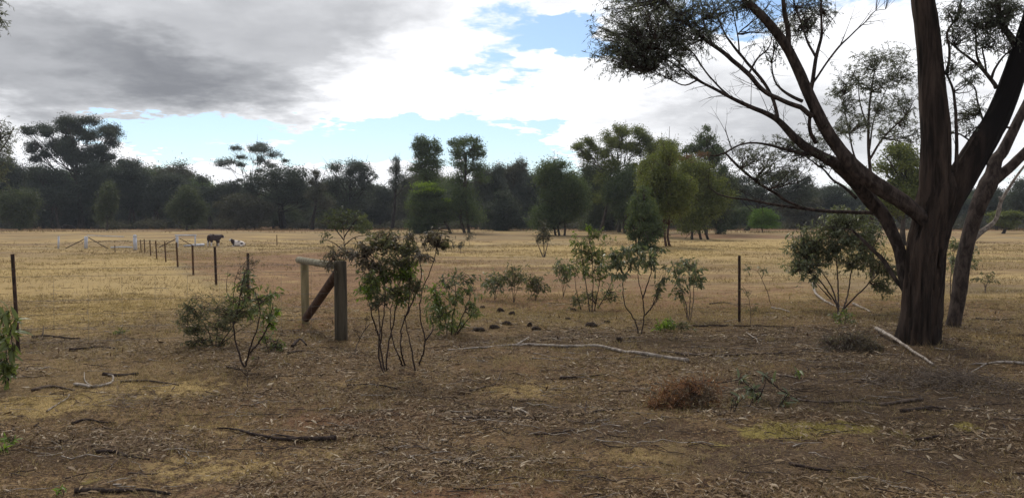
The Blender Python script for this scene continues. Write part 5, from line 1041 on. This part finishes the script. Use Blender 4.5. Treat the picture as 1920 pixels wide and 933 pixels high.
fallen('pale curved stick standing out of the grass under the large sapling', [(1523, 540, .12), (1530, 556, .05), (1560, 572), (1590, 580)], 5, 'grey_wood', seed=4)
fallen('short pale stick between the large sapling and the leaning limb', [(1600, 572), (1620, 580), (1632, 586)], 6, 'grey_wood', seed=5)
fallen('short pale stick in the litter right of the right hand picket', [(1447, 578), (1465, 581), (1482, 585)], 4, 'grey_wood', seed=6)
fallen('small forked pale stick below the right hand picket', [(1400, 625), (1418, 636), (1428, 640)], 3, 'grey_wood', seed=7, side=[((1418, 636), (1424, 648))])
fallen('bleached branch end entering at the right edge', [(1925, 684), (1880, 681), (1850, 683), (1820, 684)], 7, 'grey_wood', seed=8, side=[((1850, 683), (1830, 694), (1818, 700))])
fallen('long dark branch low on the right, thick with a knobbly right end', [(1730, 752), (1690, 756), (1650, 760), (1600, 755), (1550, 755), (1500, 752), (1478, 754)], 8, 'brown_wood', seed=9)
fallen('dark broken branch piece right of the long dark branch', [(1690, 772), (1720, 770), (1745, 764), (1765, 768)], 9, 'twig_dark', seed=10, side=[((1730, 768), (1760, 772), (1790, 766))])
fallen('curved thin branch at the right, below the heap of dry twigs', [(1755, 765), (1800, 770), (1830, 762), (1860, 755)], 4, 'brown_wood', seed=11)
fallen('dark branch with a twig in the shade lower right', [(1715, 828), (1760, 820), (1795, 815), (1815, 820)], 6, 'twig_dark', seed=12, side=[((1790, 816), (1820, 812), (1870, 812))])
fallen('dark rotting log piece half sunk in the litter, lower right', [(1480, 872), (1520, 880), (1560, 886)], 9, 'twig_dark', seed=13, name='log_or_hollow_strip', cat='log')
fallen('long dark branch with thick right end in the lower left', [(630, 826), (600, 828), (560, 826), (520, 824), (470, 815), (430, 806), (408, 806)], 11, 'twig_dark', seed=14, w1=.3, side=[((560, 826), (530, 818), (515, 816))])
fallen('dark curved branch among the straw on the left', [(60, 734), (90, 727), (115, 728), (140, 734)], 7, 'brown_wood', seed=15)
fallen('forked grey branch beside the dark curved branch on the left', [(140, 722), (175, 728), (205, 722), (212, 708), (195, 702)], 7, 'grey_wood', seed=16, side=[((175, 728), (160, 716), (158, 706, .04))])
fallen('short dark log behind the forked grey branch on the left', [(192, 704), (225, 706), (258, 704)], 8, 'twig_dark', seed=17, w1=.8, name='short_log', cat='log')
fallen('thin grey-brown branch trailing right of the forked grey branch', [(225, 718), (270, 716), (300, 718), (335, 724)], 6, 'brown_wood', seed=18)
fallen('slanting thin pale stick in the left straw', [(88, 774), (108, 760), (126, 750), (130, 744, .02)], 4, 'grey_wood', seed=19)
fallen('dark stick with a pale end in the left foreground', [(135, 796), (160, 789), (190, 793), (218, 795)], 6, 'twig_dark', seed=20)
fallen('dark flat branch in the grey litter, lower left', [(180, 852), (215, 850), (250, 858), (280, 862)], 8, 'twig_dark', seed=21)
fallen('thin twig slanting up to the right in the lower left straw', [(240, 892), (290, 888), (330, 880), (360, 873, .02)], 3.5, 'brown_wood', seed=22)
fallen('dark low branch beneath the left fence line', [(130, 658), (160, 655), (190, 650), (222, 656)], 5, 'twig_dark', seed=23)
fallen('small dark sticks pile left of the front sapling', [(60, 634), (95, 632), (130, 636), (150, 636)], 6, 'twig_dark', seed=24, side=[((80, 634), (82, 622, .08)), ((100, 633), (130, 628))])
fallen('crossed dark stick pile in the middle foreground, the longest piece', [(862, 786), (900, 785), (940, 784), (975, 783)], 6, 'brown_wood', seed=25, side=[((900, 785), (885, 775), (872, 765))])
fallen('grey stick crossing the middle foreground pile at an angle', [(960, 766), (985, 776), (1010, 792)], 6, 'grey_wood', seed=26)
fallen('short stick at the back of the middle foreground pile', [(925, 770), (950, 774), (985, 772)], 5, 'brown_wood', seed=27)
fallen('straight dark stick below the middle foreground pile', [(1000, 817), (1040, 815), (1075, 810)], 5, 'twig_dark', seed=28)
fallen('dark stick with upright stub right of the middle foreground pile', [(1090, 778), (1120, 774), (1160, 770), (1200, 778)], 6, 'twig_dark', seed=29, side=[((1096, 776), (1100, 764, .06)), ((1140, 772), (1180, 764))])
fallen('thin upward curved stick in the straw above the middle foreground pile', [(880, 734), (905, 728), (930, 718), (942, 700, .05)], 4, 'brown_wood', seed=30)
fallen('thin dark stick beneath the long pale branch', [(1050, 712), (1090, 708), (1140, 704)], 5, 'twig_dark', seed=31)
fallen('dark branch crossing behind the broad leaved seedling', [(1310, 716), (1345, 718), (1375, 714), (1392, 704, .03)], 4, 'twig_dark', seed=32)
fallen('broken dark stick right of the tall many stemmed shrub', [(650, 724), (700, 722), (735, 728), (745, 730)], 5, 'twig_dark', seed=33)
fallen('forked twig in the litter below the front left sapling', [(425, 690), (450, 694), (470, 697)], 5, 'twig_dark', seed=34)
fallen('short dark branch right of the thick post brace', [(540, 664), (565, 660), (588, 660)], 6, 'twig_dark', seed=35)
fallen('small dark curl of bark below the strainer posts', [(548, 652), (562, 644, .05), (575, 648)], 7, 'twig_dark', seed=36)
fallen('dark strip added for the ditch hollow at the bottom left edge of the picture', [(140, 925), (200, 923), (260, 924), (320, 930)], 12, 'twig_dark', seed=37, name='log_or_hollow_strip', cat='log')  # dark branch shape added where the ditch edge is a dark hollow
fallen('thin pale stick lying in the middle distance right of the pale branch', [(1330, 570), (1360, 568), (1384, 574)], 3, 'brown_wood', seed=38)
fallen('long low dark branch behind the brush mound', [(1300, 612), (1350, 612), (1420, 612), (1490, 614)], 4, 'twig_dark', seed=39)
fallen('dark stick right of the leaning tree on the bare soil', [(1830, 598), (1870, 600), (1920, 597)], 4, 'twig_dark', seed=40)
# heap of dry twigs at the right
gt = G(1780, 722); tb = Buf(); n = 420
P0 = np.stack([gt[0] + rng.normal(size=n) * .38, gt[1] + rng.normal(size=n) * .30, np.zeros(n)], 1)
P0[:, 2] = terrain(P0[:, 0], P0[:, 1]) + rng.uniform(0, .16, n) * np.exp(-((P0[:, 0] - gt[0]) / .5) ** 2)
d = rng.normal(size=(n, 3)) * [1, .6, .35]; d = unit(d) * rng.uniform(.08, .35, (n, 1)); t_ = np.linspace(-.5, .5, 4)[None, :, None]
PP = P0[:, None] + d[:, None] * t_ + rng.normal(size=(n, 4, 3)) * .01; PP[..., 2] = np.maximum(PP[..., 2], terrain(PP[..., 0], PP[..., 1]) + .003)
tubes(tb, PP, np.linspace(.004, .002, 4)[None] * np.ones((n, 1)), 3); tag(link('twig_heap', tb.mesh('twig_heap', MAT['twig_heap'], gt), None, tuple(gt)), 'heap of fine dry grey twigs on the litter right of the leaning grey pole', 'twig heap', None, 'stuff')
# dung and clods
for i, (px, py, w, h, lab) in enumerate([
    (937, 586, 15, 11, 'round dark dung pat behind the leafy shrub, left one of the upper pair'), (960, 590, 13, 8, 'dark dung pat right of the upper left one'), (950, 609, 18, 9, 'flat dark dung pat in the middle of the group'),
    (927, 616, 18, 9, 'lumpy dark dung pat nearest the leafy shrub'), (994, 611, 10, 9, 'small upright dark clod right of the dung group'), (1005, 618, 18, 7, 'broad flat clod right of the dung group'),
    (1160, 640, 14, 10, 'single dark round clod above the long pale branch'), (1108, 612, 26, 10, 'largest dark clod heap left of the Y shaped sapling'), (1074, 582, 12, 6, 'small dark clod at the foot of the tall green sapling'),
    (1138, 606, 14, 7, 'dark clod touching the Y shaped sapling foot'), (898, 620, 22, 8, 'grey dung crumbs right beside the leafy shrub stems'), (905, 578, 10, 6, 'tiny dark clod left of the round dung pat'), (1064, 600, 12, 6, 'low flat clod between the two groups of dung'), (1590, 660, 6, 4, 'tiny dark pebble like clod by the brush mound')]):
    gg = G(px, py); s = gg[1] / F; q = Buf(); a = w * s / 2; hh = h * s * .8; th = np.linspace(0, 2 * PI, 15)[:-1]; V = []; Q = []
    for j, (rr_, zz_) in enumerate([(1.0, -.1), (.98, .35), (.75, .75), (.4, 1.0)]):
        k_ = 1 + (fbm(np.cos(th) * 1.7 + i * 7 + j, np.sin(th) * 1.7, i + j, 2) - .5) * .8
        V.append(np.stack([np.cos(th) * a * rr_ * k_, np.sin(th) * a * .8 * rr_ * k_, hh * zz_ * (.7 + .6 * k_ - .3)], 1))
    V = np.vstack(V + [np.array([[0, 0, hh * .95]])]) + gg
    for j in range(3):
        for k in range(14): Q.append((j * 14 + k, j * 14 + (k + 1) % 14, (j + 1) * 14 + (k + 1) % 14, (j + 1) * 14 + k))
    q.add(V, Q, [(42 + k, 42 + (k + 1) % 14, 56) for k in range(14)]); tag(link('dung_pat' if 'dung' in lab else 'clod', q.mesh('clod', MAT['dung'], gg), None, tuple(gg)), lab, 'dung' if 'dung' in lab else 'clod')

# ------------------------------------------------------------------ litter and dry grass nobody could count
def view_points(n, d0, d1, pw=1.0, wide=.74):
    d = (rng.random(n) * (d1 ** pw - d0 ** pw) + d0 ** pw) ** (1 / pw)
    x = rng.uniform(-wide, wide, n) * d; return x, d
def keep(x, y, m): k = rng.random(len(x)) < m; return x[k], y[k]
def onground(x, y): return np.stack([x, y, terrain(x, y)], 1)
x, y = view_points(330000, 3.9, 19, 1.2)
m = .10 + 1.15 * ss(fbm(x * .9, y * 1.6, 77, 4), .42, .60) ; mm = gmask(STRAW, x, y); dk = gmask(DARK, x, y)
m = m * (1 - .65 * mm) * (1 + .6 * dk) * (1 - ss(y, 10, 18) * .92) * (1 - .6 * gmask(MOSS, x, y)) * .75
x, y = keep(x, y, m); P = onground(x, y); n = len(P); P[:, 2] += rng.uniform(.001, .022, n)
D_ = rng.normal(size=(n, 3)); D_[:, 2] *= .22; D_ = unit(D_); nr = rng.normal(size=(n, 3)) * .35 + [0, 0, 1]
L = rng.uniform(.014, .034, n) * (1 + 2.0 * rng.random(n) ** 4) * (1 + .05 * (y - 4)); Wd = L * rng.uniform(.10, .26, n)
q = Buf(); nb = y < 6.5; leaves(q, P[nb], D_[nb], L[nb], Wd[nb], 'bent', nr[nb], .2); leaves(q, P[~nb], D_[~nb], L[~nb], Wd[~nb] * 1.1, 'diamond', nr[~nb]); tag(link('leaf_litter', q.mesh('leaf_litter', MAT['litter'])), 'scattered dry gum leaves and bark flakes on the foreground soil', 'leaf litter', None, 'stuff')
x, y = view_points(30000, 3.9, 15, 1.2); m = ss(fbm(x * 1.7 + 31, y * 2.6, 88, 4), .54, .66) * (1 - .7 * gmask(STRAW, x, y)) * (1 - ss(y, 9, 15) * .8)
x, y = keep(x, y, m); P = onground(x, y); n = len(P); P[:, 2] += rng.uniform(.004, .03, n); D_ = rng.normal(size=(n, 3)); D_[:, 2] *= .25; nr = rng.normal(size=(n, 3)) * .5 + [0, 0, 1]
L = rng.uniform(.035, .085, n); q = Buf(); leaves(q, P, D_, L, L * rng.uniform(.07, .15, n), 'bent', nr, .18); tag(link('bark_litter', q.mesh('bark_litter', MAT['litter_dark'])), 'drifts of curled bark strips and long dry leaves in the foreground', 'bark litter', None, 'stuff')
# twig litter
x, y = view_points(7500, 3.9, 20, 1.4); m = (.25 + ss(fbm(x * .7 + 9, y * 1.3, 55, 3), .42, .6)) * (1 + gmask(DARK, x, y)) * .5 * (1 - ss(y, 11, 19) * .8) * (1 - .6 * gmask(STRAW, x, y))
x, y = keep(x, y, m); P = onground(x, y); n = len(P); an = rng.normal(0, .8, n); d = np.stack([np.cos(an), np.sin(an) * .8, np.zeros(n)], 1) * (rng.uniform(.05, .30, n) * (1 + .05 * y))[:, None] ** 1.0
t_ = np.linspace(-.5, .5, 5)[None, :, None]; PP = P[:, None] + d[:, None] * t_ + rng.normal(size=(n, 5, 3)) * [.012, .012, 0]; PP[..., 2] = terrain(PP[..., 0], PP[..., 1]) + .004 + np.abs(rng.normal(size=(n, 5))) * .010
rr_ = rng.uniform(.0018, .0055, n)[:, None] * np.array([1, .95, .85, .7, .4])
for nm, sl, mt in (('twig_litter', slice(0, n // 2), 'brown_wood'), ('pale_twig_litter', slice(n // 2, int(n * .78)), 'grey_wood'), ('dark_twig_litter', slice(int(n * .78), n), 'twig_dark')):
    q = Buf(); tubes(q, PP[sl], rr_[sl], 4, cap=False); tag(link(nm, q.mesh(nm, MAT[mt])), {'twig_litter': 'brown twigs strewn over the foreground', 'pale_twig_litter': 'pale bleached twigs strewn over the foreground', 'dark_twig_litter': 'blackened twigs strewn over the foreground'}[nm], 'twig litter', None, 'stuff')
# straw
def grass(name, label, n, d0, d1, lo, hi, mat, mfun, pw=1.2, wid=.003, lean=.7, clump=4, spread=.03):
    x, y = view_points(n, d0, d1, pw); x, y = keep(x, y, np.clip(mfun(x, y), 0, 1))
    x = np.repeat(x, clump) + rng.normal(size=len(x) * clump) * spread * (1 + .02 * np.repeat(y, clump)); y = np.repeat(y, clump) + rng.normal(size=len(x)) * spread
    P = onground(x, y); n = len(P); D_ = rng.normal(size=(n, 3)) * lean; D_[:, 2] = 1; L = rng.uniform(lo, hi, n)
    q = Buf(); leaves(q, P, D_, L, np.maximum(wid, y * .00042), 'tri', None, .35); tag(link(name, q.mesh(name, MAT[mat])), label, 'grass', None, 'stuff')
    return n
cnt = [grass('edge_growth', 'ragged dry growth along the far edge of the paddock', 5000, 92, 132, .15, .55, 'deadgrass', lambda x, y: ss(fbm(x * .12, y * .2, 45, 3), .42, .6) * ss(y, 92, 118), clump=6, lean=.6, spread=.3),
 grass('tussock_grass', 'loose tussocks of taller dry grass here and there in the foreground', 5200, 4, 20, .05, .13, 'straw', lambda x, y: ss(fbm(x * 1.3 + 4, y * 1.5, 99, 3), .56, .68) * (1 - .8 * gmask(DARK, x, y)), clump=14, lean=.75, spread=.045, wid=.0026),
 grass('straw_grass', 'short pale dry straw grass in the foreground patches', 120000, 4, 18, .015, .075, 'straw', lambda x, y: (.14 + gmask(STRAW, x, y) * 1.0 + .4 * ss(fbm(x * .8, y * .8, 91, 3), .5, .65)) * (1 - .8 * gmask(DARK, x, y)) * .8 * (1 - .75 * gmask(RED, x, y)), clump=4, lean=1.1),
 grass('brown_grass', 'short brown dead grass in the shaded foreground', 70000, 4, 15, .012, .042, 'deadgrass', lambda x, y: .25 + .6 * ss(fbm(x * .9 + 7, y * .9, 95, 3), .45, .6), clump=4, lean=1.2),
 grass('moss_grass', 'low yellow-green moss and herbs on the bank lower right', 60000, 4.2, 8.5, .008, .028, 'moss', lambda x, y: ss(gmask(MOSS, x, y), .25, .8) * (.25 + .75 * ss(fbm(x * 3.1, y * 3.6, 58, 3), .42, .6)), clump=4, lean=1.3, wid=.003),
 grass('field_straw', 'dry straw tufts over the paddock', 70000, 12, 62, .04, .13, 'straw', lambda x, y: (.10 + .8 * ss(fbm(x * .25, y * .4, 93, 4), .44, .62)) * (1 - .8 * gmask(RED, x, y)), pw=1.3, clump=3, lean=.9, spread=.05),
 grass('field_weeds', 'brown dead weeds dotted over the paddock', 22000, 14, 70, .05, .17, 'deadgrass', lambda x, y: .1 + .9 * ss(fbm(x * .2 + 3, y * .35, 97, 4), .5, .62), pw=1.3, clump=5, lean=.8, spread=.07),
 grass('rusty_grass', 'tall brownish dry grass at the foot of the big tree', 5000, 8.5, 13, .05, .16, 'deadgrass', lambda x, y: ss(gmask([(1850, 640, 110, 24, 1), (1700, 655, 120, 14, .7), (830, 640, 50, 14, .8), (600, 640, 40, 10, .4)], x, y), .2, .7), clump=6, lean=.6)]
# ------------------------------------------------------------------ air
hz = bpy.data.meshes.new('haze'); hb = Buf()
c = np.array([[x, y, z] for x in (-330, 330) for y in (-12, 330) for z in (-1.5, 32)], float)
hb.add(c, [[0, 1, 3, 2], [4, 6, 7, 5], [0, 4, 5, 1], [2, 3, 7, 6], [0, 2, 6, 4], [1, 5, 7, 3]])
hm, ht, ho = newmat('thin_haze'); vp = N(ht, 'ShaderNodeVolumePrincipled'); vp.inputs['Color'].default_value = (.80, .88, 1.0, 1); vp.inputs['Density'].default_value = 0.0003
ht.links.new(vp.outputs[0], ho.inputs['Volume']); tag(link('haze', hb.mesh('haze', hm)), 'thin pale haze over the paddock', None, None, 'stuff')
print('objects', len(bpy.data.objects), 'grass', cnt, 'polys', sum(len(m_.polygons) for m_ in bpy.data.meshes))
